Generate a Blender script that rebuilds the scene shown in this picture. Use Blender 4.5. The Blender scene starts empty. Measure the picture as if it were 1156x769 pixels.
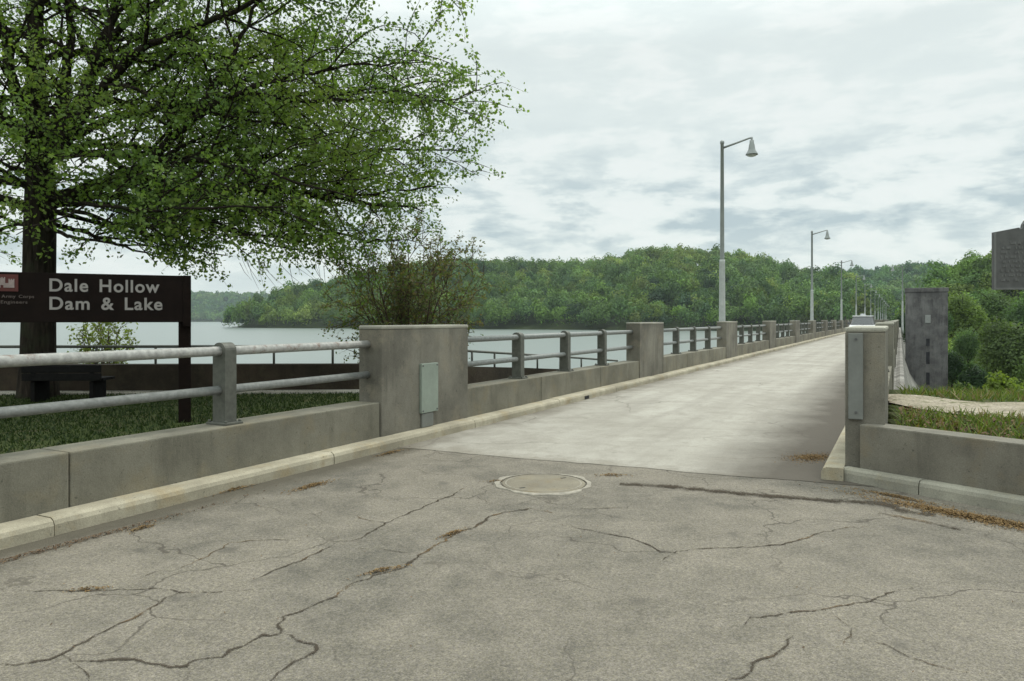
import bpy, bmesh, math, random
import numpy as np
from mathutils import Vector, Matrix
R = math.radians
rng = np.random.default_rng(7)
random.seed(7)
scene = bpy.context.scene
col = scene.collection

# ------------------------------------------------------------------ geometry of the place
EYE = 1.6
F, CX, HY = 833.0, 578.0, 360.5          # focal length, centre column and horizon row used to survey the photograph
YAW = math.atan((1016 - CX) / F)         # heading of the dam against the camera
SU, CU = math.sin(YAW), math.cos(YAW)
ROT = math.pi / 2 - YAW                  # local x runs along the dam, local y to its lake side

def W(D, L, z=0.0):
    return Vector((D * SU - L * CU, D * CU + L * SU, z))
def DL(x, y):
    return SU * x + CU * y, -CU * x + SU * y
def gp(px, py, h=0.0):
    z = F * (EYE - h) / (py - HY)
    return Vector(((px - CX) / F * z, z, h))
def at(px, py, z):
    return Vector(((px - CX) / F * z, z, EYE + (HY - py) / F * z))

# ------------------------------------------------------------------ materials
def new_mat(name):
    m = bpy.data.materials.new(name)
    m.use_nodes = True
    nt = m.node_tree
    nt.nodes.clear()
    return m, nt
class NT:
    def __init__(s, nt): s.nt = nt
    def n(s, t, **kw):
        nd = s.nt.nodes.new(t)
        for k, v in kw.items(): setattr(nd, k, v)
        return nd
    def l(s, a, b): s.nt.links.new(a, b)
    def setin(s, nd, key, v):
        if hasattr(v, 'is_linked') or isinstance(v, bpy.types.NodeSocket): s.l(v, nd.inputs[key])
        else: nd.inputs[key].default_value = v
    def pos(s, scale=(1, 1, 1), rotz=0.0):
        g = s.n('ShaderNodeNewGeometry')
        mp = s.n('ShaderNodeMapping')
        mp.inputs['Scale'].default_value = scale
        if rotz:
            m0 = s.n('ShaderNodeMapping'); m0.inputs['Rotation'].default_value = (0, 0, rotz)
            s.l(g.outputs['Position'], m0.inputs['Vector']); s.l(m0.outputs['Vector'], mp.inputs['Vector'])
        else: s.l(g.outputs['Position'], mp.inputs['Vector'])
        return mp.outputs['Vector']
    def noise(s, vec, scale, detail=4, rough=.55, dist=0.0):
        nd = s.n('ShaderNodeTexNoise')
        s.l(vec, nd.inputs['Vector'])
        nd.inputs['Scale'].default_value = scale
        nd.inputs['Detail'].default_value = detail
        nd.inputs['Roughness'].default_value = rough
        nd.inputs['Distortion'].default_value = dist
        return nd.outputs['Fac']
    def ramp(s, fac, stops):
        nd = s.n('ShaderNodeMapRange')
        s.l(fac, nd.inputs[0])
        (a, b), (c, d) = stops
        nd.inputs[1].default_value = a; nd.inputs[2].default_value = c
        nd.inputs[3].default_value = b; nd.inputs[4].default_value = d
        return nd.outputs[0]
    def mix(s, fac, a, b, mode='MIX'):
        nd = s.n('ShaderNodeMix', data_type='RGBA', blend_type=mode)
        s.setin(nd, 0, fac); s.setin(nd, 6, a); s.setin(nd, 7, b)
        return nd.outputs[2]
    def math(s, op, a, b=0.0, c=None):
        nd = s.n('ShaderNodeMath', operation=op)
        s.setin(nd, 0, a); s.setin(nd, 1, b)
        if c is not None: s.setin(nd, 2, c)
        return nd.outputs[0]
    def bump(s, h, strength=.3, dist=.01):
        nd = s.n('ShaderNodeBump')
        s.l(h, nd.inputs['Height'])
        nd.inputs['Strength'].default_value = strength
        nd.inputs['Distance'].default_value = dist
        return nd.outputs['Normal']
    def out(s, color, rough=.85, normal=None, metal=0.0, spec=.3):
        p = s.n('ShaderNodeBsdfPrincipled')
        s.setin(p, 'Base Color', color)
        s.setin(p, 'Roughness', rough)
        s.setin(p, 'Metallic', metal)
        p.inputs['Specular IOR Level'].default_value = spec
        if normal is not None: s.l(normal, p.inputs['Normal'])
        o = s.n('ShaderNodeOutputMaterial')
        s.l(p.outputs[0], o.inputs['Surface'])
        return p
def c4(c): return (c[0], c[1], c[2], 1.0)

def concrete(name, base, dark, streak=.5, warm=None, bumpd=.004, speck=.5):
    m, nt = new_mat(name); k = NT(nt)
    p = k.pos(); ps = k.pos((4.2, 4.2, .42)); pf = k.pos()
    big = k.ramp(k.noise(p, .9, 6, .62), ((.36, 0), (.62, 1)))
    c = k.mix(big, c4([v * 1.12 for v in base]), c4(dark))
    st = k.math('MULTIPLY', k.ramp(k.noise(ps, 1.0, 7, .68), ((.46, 0), (.66, streak))), k.ramp(k.noise(k.pos(), 1.7, 4), ((.40, .15), (.58, 1))))
    c = k.mix(st, c, c4([v * .5 for v in dark]))
    if warm:
        wv = k.ramp(k.noise(k.pos(), 2.3, 5, .65), ((.52, 0), (.7, .75)))
        c = k.mix(wv, c, c4(warm))
    fine = k.noise(pf, 95, 4, .7)
    c = k.mix(speck, c, k.mix(k.ramp(fine, ((.3, 0), (.7, 1))), (.55, .55, .55, 1), (1.3, 1.3, 1.3, 1)), 'MULTIPLY')
    pits = k.ramp(k.noise(pf, 28, 3, .5), ((.66, 0), (.73, .6)))
    c = k.mix(pits, c, c4([v * .4 for v in dark]))
    h = k.math('ADD', fine, k.math('MULTIPLY', k.noise(pf, 11, 5, .6), 2.2))
    k.out(c, .9, k.bump(h, .55, bumpd))
    return m

def plain(name, colr, rough=.6, metal=0.0, var=.25, scale=14, spec=.4, worn=None):
    m, nt = new_mat(name); k = NT(nt)
    p = k.pos()
    nz = k.noise(p, scale, 5, .65)
    c = k.mix(k.ramp(nz, ((.3, 0), (.7, 1))), c4([v * (1 - var) for v in colr]), c4([min(1, v * (1 + var)) for v in colr]))
    if worn:
        c = k.mix(k.ramp(k.noise(p, 7, 6, .7), ((.56, 0), (.66, .8))), c, c4(worn))
    k.out(c, rough, k.bump(k.noise(p, scale * 6, 3), .15, .003), metal, spec)
    return m

def leaf_mat(name, mult=(1, 1, 1), trans=.4, rough=.6):
    m, nt = new_mat(name); k = NT(nt)
    a = k.n('ShaderNodeAttribute', attribute_name='tint')
    c = k.mix(1.0, a.outputs['Color'], c4(mult), 'MULTIPLY')
    d = k.n('ShaderNodeBsdfPrincipled'); k.l(c, d.inputs['Base Color']); d.inputs['Roughness'].default_value = rough
    d.inputs['Specular IOR Level'].default_value = .25
    t = k.n('ShaderNodeBsdfTranslucent'); k.l(k.mix(1.0, c, (1.25, 1.35, .6, 1), 'MULTIPLY'), t.inputs['Color'])
    mx = k.n('ShaderNodeMixShader'); mx.inputs[0].default_value = trans
    k.l(d.outputs[0], mx.inputs[1]); k.l(t.outputs[0], mx.inputs[2])
    o = k.n('ShaderNodeOutputMaterial'); k.l(mx.outputs[0], o.inputs['Surface'])
    return m

M = {}
M['parapet'] = concrete('parapet concrete', (.215, .202, .158), (.145, .136, .105), .5, (.21, .18, .12))
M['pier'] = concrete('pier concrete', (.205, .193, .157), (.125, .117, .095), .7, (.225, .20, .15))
M['kerb'] = concrete('kerb concrete', (.43, .39, .295), (.30, .27, .20), .3, (.32, .25, .14))
M['dam'] = concrete('dam concrete', (.30, .29, .26), (.17, .16, .145), .9)
M['tower'] = concrete('tower concrete', (.150, .147, .145), (.098, .095, .096), .8, (.17, .162, .155))
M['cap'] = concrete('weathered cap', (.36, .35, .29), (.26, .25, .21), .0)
M['stone'] = concrete('old stained wall', (.050, .036, .024), (.026, .020, .013), .5, (.06, .05, .03), .012)
M['slit'] = plain('dark slit window', (.035, .035, .04), .6, 0, .4, 3, .2)
M['edging'] = concrete('pale edging', (.42, .40, .35), (.3, .28, .24), .1)
M['galv'] = plain('galvanised pipe', (.21, .22, .21), .55, .25, .25, 20, .4)
M['galvworn'] = plain('weathered pipe', (.36, .36, .34), .55, .2, .3, 20, .4, (.17, .10, .07))
M['post'] = plain('post paint', (.098, .100, .084), .6, .1, .25, 16)
M['plate'] = plain('cover plate steel', (.25, .29, .245), .5, .15, .12, 5)
M['plategrey'] = plain('grey cover steel', (.175, .183, .168), .5, .15, .15, 6)
M['lamp'] = plain('lamp pole paint', (.25, .27, .26), .5, .2, .12, 4)
M['lamppale'] = plain('lamp pole sleeve', (.36, .38, .36), .6, .1, .15, 4)
M['lens'] = plain('lamp lens', (.5, .52, .5), .25, 0, .05, 4)
M['brown'] = plain('sign brown paint', (.0085, .0050, .0038), .8, 0, .3, 6, .12)
M['darkwood'] = plain('sign post wood', (.009, .0055, .0042), .85, 0, .4, 9, .1)
M['signwhite'] = plain('sign letter white', (.27, .25, .235), .6, 0, .1, 9)
M['signdim'] = plain('sign small letter', (.11, .085, .075), .6, 0, .1, 9)
M['signred'] = plain('emblem red', (.085, .017, .013), .5, 0, .15, 9)
M['marker'] = plain('marker cast metal', (.105, .105, .102), .6, .2, .2, 12)
M['markerlight'] = plain('marker relief', (.16, .16, .155), .55, .2, .15, 12)
M['markerdark'] = plain('marker ground', (.06, .062, .062), .65, .1, .2, 12)
M['bench'] = plain('bench timber', (.010, .0095, .009), .85, 0, .4, 12, .1)
def barkmat():
    m, nt = new_mat('bark'); k = NT(nt)
    r = k.noise(k.pos((9, 9, 1.3)), 1.6, 6, .65, .4)
    c = k.mix(k.ramp(r, ((.35, 0), (.65, 1))), (.010, .008, .006, 1), (.042, .034, .026, 1))
    c = k.mix(k.ramp(k.noise(k.pos(), 3, 4), ((.52, 0), (.66, .5))), c, (.035, .042, .024, 1))
    k.out(c, .95, k.bump(r, 1.0, .05), 0, .08)
    return m
M['bark'] = barkmat()
M['twig'] = plain('grey brown twig', (.085, .06, .045), .9, 0, .4, 9, .2)
M['bolt'] = plain('bolt', (.12, .12, .12), .5, .5)
M['black'] = plain('rubber', (.018, .018, .018), .8)
M['carwhite'] = plain('car paint', (.72, .73, .72), .28, 0, .03, 3, .5)
M['cargrey'] = plain('car trim', (.10, .10, .105), .45, .2)
M['glass'] = plain('dark glass', (.025, .03, .032), .08, 0, .05, 3, .8)
M['chrome'] = plain('lamp glass', (.55, .56, .56), .2, .3, .05)
M['mholerim'] = plain('manhole rim', (.27, .245, .20), .8, .1, .3, 18)
M['mhole'] = concrete('manhole cover', (.235, .21, .155), (.165, .145, .11), 0, (.2, .155, .09))
M['tar'] = plain('joint sealer', (.075, .07, .065), .8, 0, .35, 30)
M['leaf'] = leaf_mat('tree leaf', trans=.5)
M['forest'] = leaf_mat('forest leaf', trans=.22, rough=.85)
M['litter'] = leaf_mat('catkin litter', trans=.05, rough=.9)
M['grass'] = leaf_mat('grass blade', trans=.3)

def asphalt():
    m, nt = new_mat('worn asphalt'); k = NT(nt)
    p = k.pos()
    big = k.ramp(k.noise(p, .42, 6, .65, .8), ((.38, 0), (.62, 1)))
    c = k.mix(big, (.190, .170, .140, 1), (.100, .093, .079, 1))
    mid = k.ramp(k.noise(p, 2.6, 6, .65), ((.36, 0), (.68, 1)))
    c = k.mix(k.math('MULTIPLY', mid, .7), c, (.228, .204, .170, 1))
    # aggregate: individual stones
    v = k.n('ShaderNodeTexVoronoi'); k.l(p, v.inputs['Vector']); v.inputs['Scale'].default_value = 150
    sep = k.n('ShaderNodeSeparateColor'); k.l(v.outputs['Color'], sep.inputs[0])
    st = k.ramp(sep.outputs[0], ((0, .5), (1, 1.55)))
    comb = k.n('ShaderNodeCombineColor')
    k.l(st, comb.inputs[0]); k.l(st, comb.inputs[1])
    k.l(k.math('MULTIPLY', st, k.ramp(sep.outputs[1], ((0, .86), (1, 1.1)))), comb.inputs[2])
    c = k.mix(.62, c, comb.outputs[0], 'MULTIPLY')
    f = k.noise(p, 38, 5, .75)
    c = k.mix(.6, c, k.mix(k.ramp(f, ((.34, 0), (.66, 1))), (.58, .58, .58, 1), (1.36, 1.34, 1.28, 1)), 'MULTIPLY')
    # faint hairline crazing
    vec = k.n('ShaderNodeVectorMath', operation='ADD')
    nz = k.n('ShaderNodeTexNoise'); k.l(p, nz.inputs['Vector']); nz.inputs['Scale'].default_value = 1.6; nz.inputs['Detail'].default_value = 6
    sc = k.n('ShaderNodeVectorMath', operation='SCALE'); k.l(nz.outputs['Color'], sc.inputs[0]); sc.inputs['Scale'].default_value = .9
    k.l(p, vec.inputs[0]); k.l(sc.outputs[0], vec.inputs[1])
    ve = k.n('ShaderNodeTexVoronoi', feature='DISTANCE_TO_EDGE'); k.l(vec.outputs[0], ve.inputs['Vector']); ve.inputs['Scale'].default_value = .85
    ck = k.ramp(ve.outputs['Distance'], ((.003, 1), (.011, 0)))
    msk = k.ramp(k.noise(p, .55, 3), ((.44, .12), (.56, .8)))
    c = k.mix(k.math('MULTIPLY', ck, msk), c, (.07, .06, .048, 1))
    # oil spots and brown stains
    sp = k.ramp(k.noise(p, 3.4, 2, .4), ((.66, 0), (.76, .6)))
    c = k.mix(sp, c, (.09, .082, .07, 1))
    # gutter dirt along the left kerb (distance across the road)
    g = k.n('ShaderNodeNewGeometry'); d = k.n('ShaderNodeVectorMath', operation='DOT_PRODUCT')
    k.l(g.outputs['Position'], d.inputs[0]); d.inputs[1].default_value = (-CU, SU, 0)
    wob = k.math('ADD', d.outputs['Value'], k.math('MULTIPLY', k.noise(p, 2.5, 6, .7), .35))
    gut = k.ramp(wob, ((5.25, 0), (5.55, .85)))
    c = k.mix(gut, c, (.085, .075, .055, 1))
    h = k.math('ADD', k.math('MULTIPLY', v.outputs['Distance'], -1.0), k.math('MULTIPLY', f, .8))
    k.out(c, .92, k.bump(h, .6, .006), 0, .25)
    return m
def deckmat():
    m, nt = new_mat('worn pale deck'); k = NT(nt)
    p = k.pos()
    pr = k.pos((1, 1, 1), YAW)                 # x across the road, y along it
    st = k.pos((2.4, .12, 1), YAW)
    c = k.mix(k.ramp(k.noise(p, .5, 6, .6), ((.35, 0), (.65, 1))), (.385, .365, .32, 1), (.30, .28, .24, 1))
    c = k.mix(k.ramp(k.noise(st, 1.0, 6, .6), ((.42, 0), (.68, .5))), c, (.235, .215, .185, 1))
    c = k.mix(k.ramp(k.noise(p, 2.2, 7, .72, .4), ((.46, 0), (.66, .7))), c, (.245, .225, .19, 1))
    c = k.mix(k.ramp(k.noise(p, 5.5, 5, .7), ((.62, 0), (.72, .6))), c, (.16, .145, .12, 1))
    vv = k.n('ShaderNodeVectorMath', operation='ADD'); wn = k.n('ShaderNodeTexNoise'); k.l(p, wn.inputs['Vector']); wn.inputs['Scale'].default_value = 1.1; wn.inputs['Detail'].default_value = 6
    k.l(p, vv.inputs[0]); k.l(wn.outputs['Color'], vv.inputs[1])
    ve = k.n('ShaderNodeTexVoronoi', feature='DISTANCE_TO_EDGE'); k.l(vv.outputs[0], ve.inputs['Vector']); ve.inputs['Scale'].default_value = .42
    c = k.mix(k.math('MULTIPLY', k.ramp(ve.outputs['Distance'], ((.002, .7), (.008, 0))), k.ramp(k.noise(p, .4, 3), ((.45, 0), (.6, 1)))), c, (.12, .105, .085, 1))
    dd = k.n('ShaderNodeVectorMath', operation='DOT_PRODUCT'); gg = k.n('ShaderNodeNewGeometry')
    k.l(gg.outputs['Position'], dd.inputs[0]); dd.inputs[1].default_value = (SU, CU, 0)
    edge = k.math('ADD', dd.outputs['Value'], k.math('MULTIPLY', k.math('SUBTRACT', k.noise(p, 2.6, 7, .75), .5), 1.5))
    c = k.mix(k.ramp(edge, ((7.35, .9), (7.95, 0))), c, (.19, .168, .132, 1))      # the thin end of the overlay is worn through to the asphalt
    f = k.noise(p, 60, 5, .75)
    c = k.mix(.55, c, k.mix(k.ramp(f, ((.34, 0), (.66, 1))), (.72, .72, .72, 1), (1.22, 1.22, 1.2, 1)), 'MULTIPLY')
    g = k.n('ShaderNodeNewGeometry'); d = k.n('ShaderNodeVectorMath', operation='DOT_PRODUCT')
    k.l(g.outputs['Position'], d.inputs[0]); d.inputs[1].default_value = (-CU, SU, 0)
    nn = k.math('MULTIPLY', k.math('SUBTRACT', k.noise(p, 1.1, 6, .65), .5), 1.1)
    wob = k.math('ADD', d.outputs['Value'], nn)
    right = k.ramp(wob, ((1.1, .92), (2.1, 0)))   # deck colour turns dark brown towards its right edge
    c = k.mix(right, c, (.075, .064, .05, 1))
    left = k.ramp(wob, ((5.1, 0), (5.6, .7)))
    c = k.mix(left, c, (.12, .105, .08, 1))
    k.out(c, .9, k.bump(f, .4, .004), 0, .25)
    return m
def ground_mat():
    m, nt = new_mat('grassy soil'); k = NT(nt)
    p = k.pos()
    c = k.mix(k.ramp(k.noise(p, .8, 6, .65), ((.35, 0), (.65, 1))), (.045, .062, .018, 1), (.07, .085, .03, 1))
    c = k.mix(k.ramp(k.noise(p, 3.1, 6, .7), ((.52, 0), (.68, .8))), c, (.10, .078, .05, 1))
    k.out(c, .95, k.bump(k.noise(p, 30, 5, .7), .8, .03), 0, .1)
    return m
def gravel_mat():
    m, nt = new_mat('gravel path'); k = NT(nt)
    p = k.pos()
    v = k.n('ShaderNodeTexVoronoi'); k.l(p, v.inputs['Vector']); v.inputs['Scale'].default_value = 38
    sep = k.n('ShaderNodeSeparateColor'); k.l(v.outputs['Color'], sep.inputs[0])
    c = k.mix(k.ramp(k.noise(p, 1.6, 6, .7), ((.35, 0), (.65, 1))), (.40, .35, .28, 1), (.25, .22, .16, 1))
    c = k.mix(.7, c, k.mix(sep.outputs[0], (.6, .6, .6, 1), (1.3, 1.3, 1.28, 1)), 'MULTIPLY')
    c = k.mix(k.ramp(k.noise(p, 3.3, 6, .7), ((.56, 0), (.64, .8))), c, (.10, .11, .04, 1))
    k.out(c, .95, k.bump(v.outputs['Distance'], .8, .02), 0, .1)
    return m
def water_mat():
    m, nt = new_mat('lake water'); k = NT(nt)
    p = k.pos((1, .35, 1))
    h = k.math('ADD', k.noise(p, .5, 4, .55), k.math('MULTIPLY', k.noise(p, 2.2, 3, .5), .25))
    k.out((.12, .15, .135, 1), .30, k.bump(h, .2, .2), 0, .9)
    return m
def crackmat():
    m, nt = new_mat('crack filler soil'); k = NT(nt)
    a = k.n('ShaderNodeAttribute', attribute_name='tint')
    sep = k.n('ShaderNodeSeparateColor'); k.l(a.outputs['Color'], sep.inputs[0])
    p = k.pos()
    nz = k.noise(p, 45, 4, .7)
    al = k.ramp(k.math('ADD', k.math('ADD', sep.outputs[0], k.math('MULTIPLY', k.math('SUBTRACT', nz, .5), 1.2)), k.math('MULTIPLY', k.math('SUBTRACT', k.noise(p, 7, 3), .5), .9)), ((.38, 0), (.72, .88)))
    c = k.mix(k.ramp(k.noise(p, 1.3, 3), ((.54, 0), (.62, .75))), (.065, .054, .042, 1), (.17, .11, .055, 1))
    d = k.n('ShaderNodeBsdfDiffuse'); k.l(c, d.inputs[0])
    t = k.n('ShaderNodeBsdfTransparent')
    mx = k.n('ShaderNodeMixShader'); k.l(al, mx.inputs[0]); k.l(t.outputs[0], mx.inputs[1]); k.l(d.outputs[0], mx.inputs[2])
    o = k.n('ShaderNodeOutputMaterial'); k.l(mx.outputs[0], o.inputs['Surface'])
    return m
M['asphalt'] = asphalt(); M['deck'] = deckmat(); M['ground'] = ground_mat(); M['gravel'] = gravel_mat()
M['water'] = water_mat(); M['crack'] = crackmat()
M['hill'] = plain('forest floor', (.030, .040, .014), .95, 0, .5, .05, .1)

# ------------------------------------------------------------------ mesh helpers
class MB:
    def __init__(s): s.v = []; s.f = []; s.sm = []
    def add(s, vs, fs, smooth=False):
        o = len(s.v); s.v += [tuple(v) for v in vs]
        s.f += [tuple(i + o for i in f) for f in fs]; s.sm += [smooth] * len(fs); return s
    def box(s, x0, x1, y0, y1, z0, z1, bev=0.0):
        x0, x1 = min(x0, x1), max(x0, x1); y0, y1 = min(y0, y1), max(y0, y1)
        if bev:
            bm = bmesh.new(); bmesh.ops.create_cube(bm, size=1)
            for v in bm.verts:
                v.co = Vector(((x0 + x1) / 2 + v.co.x * (x1 - x0), (y0 + y1) / 2 + v.co.y * (y1 - y0), (z0 + z1) / 2 + v.co.z * (z1 - z0)))
            bmesh.ops.bevel(bm, geom=list(bm.edges), offset=bev, segments=2, affect='EDGES', profile=.6)
            bm.verts.index_update()
            s.add([v.co[:] for v in bm.verts], [[v.index for v in f.verts] for f in bm.faces]); bm.free(); return s
        return s.add([(x0, y0, z0), (x1, y0, z0), (x1, y1, z0), (x0, y1, z0), (x0, y0, z1), (x1, y0, z1), (x1, y1, z1), (x0, y1, z1)],
                     [(0, 3, 2, 1), (4, 5, 6, 7), (0, 1, 5, 4), (1, 2, 6, 5), (2, 3, 7, 6), (3, 0, 4, 7)])
    def tube(s, pts, rad, n=8, cap=True):
        pts = [Vector(p) for p in pts]
        if not hasattr(rad, '__len__'): rad = [rad] * len(pts)
        vs, fs = [], []
        up = Vector((0, 0, 1)); prev = None
        for i, p in enumerate(pts):
            t = (pts[min(i + 1, len(pts) - 1)] - pts[max(i - 1, 0)]).normalized()
            a = prev if prev is not None else (up if abs(t.z) < .9 else Vector((1, 0, 0)))
            a = (a - t * a.dot(t)).normalized(); prev = a; b = t.cross(a)
            for j in range(n):
                th = 2 * math.pi * j / n
                vs.append(p + (a * math.cos(th) + b * math.sin(th)) * rad[i])
        for i in range(len(pts) - 1):
            for j in range(n):
                fs.append((i * n + j, i * n + (j + 1) % n, (i + 1) * n + (j + 1) % n, (i + 1) * n + j))
        s.add(vs, fs, True)
        if cap:
            o = len(s.v) - len(vs)
            s.f.append(tuple(o + j for j in reversed(range(n)))); s.f.append(tuple(o + (len(pts) - 1) * n + j for j in range(n))); s.sm += [False, False]
        return s
    def lathe(s, prof, n=24, c=(0, 0, 0)):
        vs, fs = [], []
        for r, z in prof:
            for j in range(n):
                th = 2 * math.pi * j / n
                vs.append((c[0] + r * math.cos(th), c[1] + r * math.sin(th), c[2] + z))
        for i in range(len(prof) - 1):
            for j in range(n):
                fs.append((i * n + j, i * n + (j + 1) % n, (i + 1) * n + (j + 1) % n, (i + 1) * n + j))
        s.add(vs, fs, True)
        o = len(s.v) - len(vs)
        s.f.append(tuple(o + j for j in reversed(range(n)))); s.f.append(tuple(o + (len(prof) - 1) * n + j for j in range(n))); s.sm += [False, False]
        return s
    def prism(s, poly, a0, a1, axis='x'):
        # polygon in the other two axes (order kept), extruded along axis
        n = len(poly)
        def P(a, q):
            return {'x': (a, q[0], q[1]), 'y': (q[0], a, q[1]), 'z': (q[0], q[1], a)}[axis]
        vs = [P(a0, q) for q in poly] + [P(a1, q) for q in poly]
        fs = [tuple(reversed(range(n))), tuple(range(n, 2 * n))] + [(i, (i + 1) % n, n + (i + 1) % n, n + i) for i in range(n)]
        return s.add(vs, fs)
    def mesh(s, name, mat):
        me = bpy.data.meshes.new(name)
        me.from_pydata(s.v, [], s.f); me.update()
        bm = bmesh.new(); bm.from_mesh(me); bmesh.ops.recalc_face_normals(bm, faces=list(bm.faces)); bm.to_mesh(me); bm.free()
        if len(s.sm) == len(me.polygons): me.polygons.foreach_set('use_smooth', s.sm)
        me.materials.append(mat if not isinstance(mat, str) else M[mat])
        return me
    def build(s, name, mat, parent=None, loc=None, rz=0.0):
        o = bpy.data.objects.new(name, s.mesh(name, mat)); col.objects.link(o)
        if parent is not None: o.parent = parent
        if loc is not None: o.location = loc
        o.rotation_euler.z = rz
        return o
def tag(o, label=None, cat=None, group=None, kind=None):
    if label: o['label'] = label
    if cat: o['category'] = cat
    if group: o['group'] = group
    if kind: o['kind'] = kind
    return o
def empty(name, loc, rz, label, cat, group=None):
    o = bpy.data.objects.new(name, None); col.objects.link(o)
    o.location = loc; o.rotation_euler.z = rz; o.empty_display_size = .2
    return tag(o, label, cat, group)
def children(o, kids): return kids.get(o.name, [])
def copy_tree(o, loc, label=None, rz=None, group=None):
    def cp(a, par):
        c = a.copy(); col.objects.link(c)
        if par is not None: c.parent = par
        for ch in list(a.children): cp(ch, c)
        return c
    c = cp(o, None); c.location = loc
    if rz is not None: c.rotation_euler.z = rz
    if label: c['label'] = label
    if group: c['group'] = group
    return c
def quads(name, V, T, mat, parent=None):
    """V (n,4,3) corner positions, T (n,3) tint per face."""
    n = len(V)
    me = bpy.data.meshes.new(name)
    me.vertices.add(n * 4); me.vertices.foreach_set('co', np.ascontiguousarray(V, np.float32).ravel())
    me.loops.add(n * 4); me.loops.foreach_set('vertex_index', np.arange(n * 4, dtype=np.int32))
    me.polygons.add(n); me.polygons.foreach_set('loop_start', np.arange(0, n * 4, 4, dtype=np.int32))
    me.update()
    at_ = me.color_attributes.new('tint', 'FLOAT_COLOR', 'POINT')
    ca = np.ones((n, 4, 4), np.float32); ca[:, :, :3] = T[:, None, :]
    at_.data.foreach_set('color', ca.ravel())
    me.materials.append(M[mat]); me.validate()
    o = bpy.data.objects.new(name, me); col.objects.link(o)
    if parent is not None: o.parent = parent
    return o
def unit(a): return a / np.maximum(np.linalg.norm(a, axis=-1, keepdims=True), 1e-9)
def rhombs(P, Nrm, size, rg, asp=.62):
    """leaf-shaped faces at P with rough normals Nrm"""
    n = len(P)
    a = unit(np.cross(Nrm, rg.normal(size=(n, 3)))); b = np.cross(unit(Nrm), a)
    s = size[:, None] if hasattr(size, '__len__') else size
    return np.stack([P - a * s * .5, P + b * s * asp * .5, P + a * s * .5, P - b * s * asp * .5], 1)

# ------------------------------------------------------------------ ground height
def sstep(t): t = np.clip(t, 0, 1); return t * t * (3 - 2 * t)
WN = np.array([.58, -.814]); WP = np.array([3.36, 7.44])     # the wing wall: start and direction
WNN = np.array([.814, .58])
def ground_h(x, y):
    D, L = DL(x, y)
    h = np.full_like(x, -.06)
    s = (x - WP[0]) * WNN[0] + (y - WP[1]) * WNN[1]
    left = L > 5.95
    d1 = np.maximum(0, y - 14.9); d2 = np.maximum(np.maximum(L - 8.9, D - 20.8), 0)
    hl = .2 - .75 * sstep((D - 12) / 9) * (L < 12) - 9.0 * sstep(np.minimum(d1, d2) / 20)
    h = np.where(left, hl, h)
    right = (s > .30) & (L < .3)
    hr = .36 - .23 * np.maximum(0, y - 12.6) - .0 * x
    hr = np.maximum(hr, -30) + .05 * np.sin(x * 1.7) * np.cos(y * 1.3)
    h = np.where(right, hr, h)
    mid = (~left) & (~right) & (D > 9.2)
    h = np.where(mid, -12.0, h)
    return h
def axis_grid(lo, hi, near0, near1, step, grow=1.16):
    a = list(np.arange(near0, near1 + 1e-6, step))
    s = step
    while a[-1] < hi: s *= grow; a.append(a[-1] + s)
    s = step
    while a[0] > lo: s *= grow; a.insert(0, a[0] - s)
    return np.array(a)
gx = axis_grid(-6000, 6000, -14, 16, .28); gy = axis_grid(-300, 8000, 0, 32, .28)
GX, GY = np.meshgrid(gx, gy)
GZ = ground_h(GX, GY)
nx, ny = len(gx), len(gy)
idx = np.arange(nx * ny).reshape(ny, nx)
fq = np.stack([idx[:-1, :-1], idx[:-1, 1:], idx[1:, 1:], idx[1:, :-1]], -1).reshape(-1, 4)
me = bpy.data.meshes.new('ground'); me.from_pydata(np.stack([GX, GY, GZ], -1).reshape(-1, 3).tolist(), [], fq.tolist()); me.update()
me.polygons.foreach_set('use_smooth', [True] * len(me.polygons)); me.materials.append(M['ground'])
g = bpy.data.objects.new('ground', me); col.objects.link(g)
tag(g, 'green and brown ground of lawn, bank and valley slope', 'ground', kind='structure')

def sheet(name, pts, z, mat, label, cat, sub=0):
    m = MB(); m.add([(p[0], p[1], z) for p in pts], [tuple(range(len(pts)))])
    return tag(m.build(name, mat), label, cat, kind='structure')

# ------------------------------------------------------------------ lake
wl = -6.0
pts = [W(-160, 6.3), W(6500, 6.3), W(6500, 7000), W(-900, 7000), W(-900, 60), W(-160, 60)]
sheet('lake', pts, wl, 'water', 'pale reflecting lake water behind the dam', 'lake')

# ------------------------------------------------------------------ pavements
DE = 480.0
FACE, RFACE, KL, KR = 5.75, .49, 5.52, .70
wend = WP + WN * 16
wk0 = WP - WNN * .16
pts = [W(-60, KL + .1), W(9.0, KL + .1), W(9.0, 2.8), W(9.0, .35), Vector((wk0[0] + .12, wk0[1] + .1, 0)),
       Vector((wend[0] + .1, wend[1] + .1, 0)), Vector((40, -30, 0)), Vector((40, -60, 0))]
sheet('asphalt_road', pts, 0.0, 'asphalt', 'cracked tan grey asphalt apron in front of the dam', 'road')
dk = MB(); rr0 = random.Random(9)
ragged = [W(7.45 + rr0.gauss(0, .012) + .02 * math.sin(i * .37) + .009 * i, KL + .1 - (KL - .1) * i / 40, .004) for i in range(41)]
far = [W(DE, .5, .004), W(DE, KL + .1, .004)]
dk.add([p[:] for p in ragged + far], [tuple(range(len(ragged) + 2))])
tag(dk.build('bridge_road', 'deck'), 'pale worn single lane roadway running along the dam', 'road', kind='structure')

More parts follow.
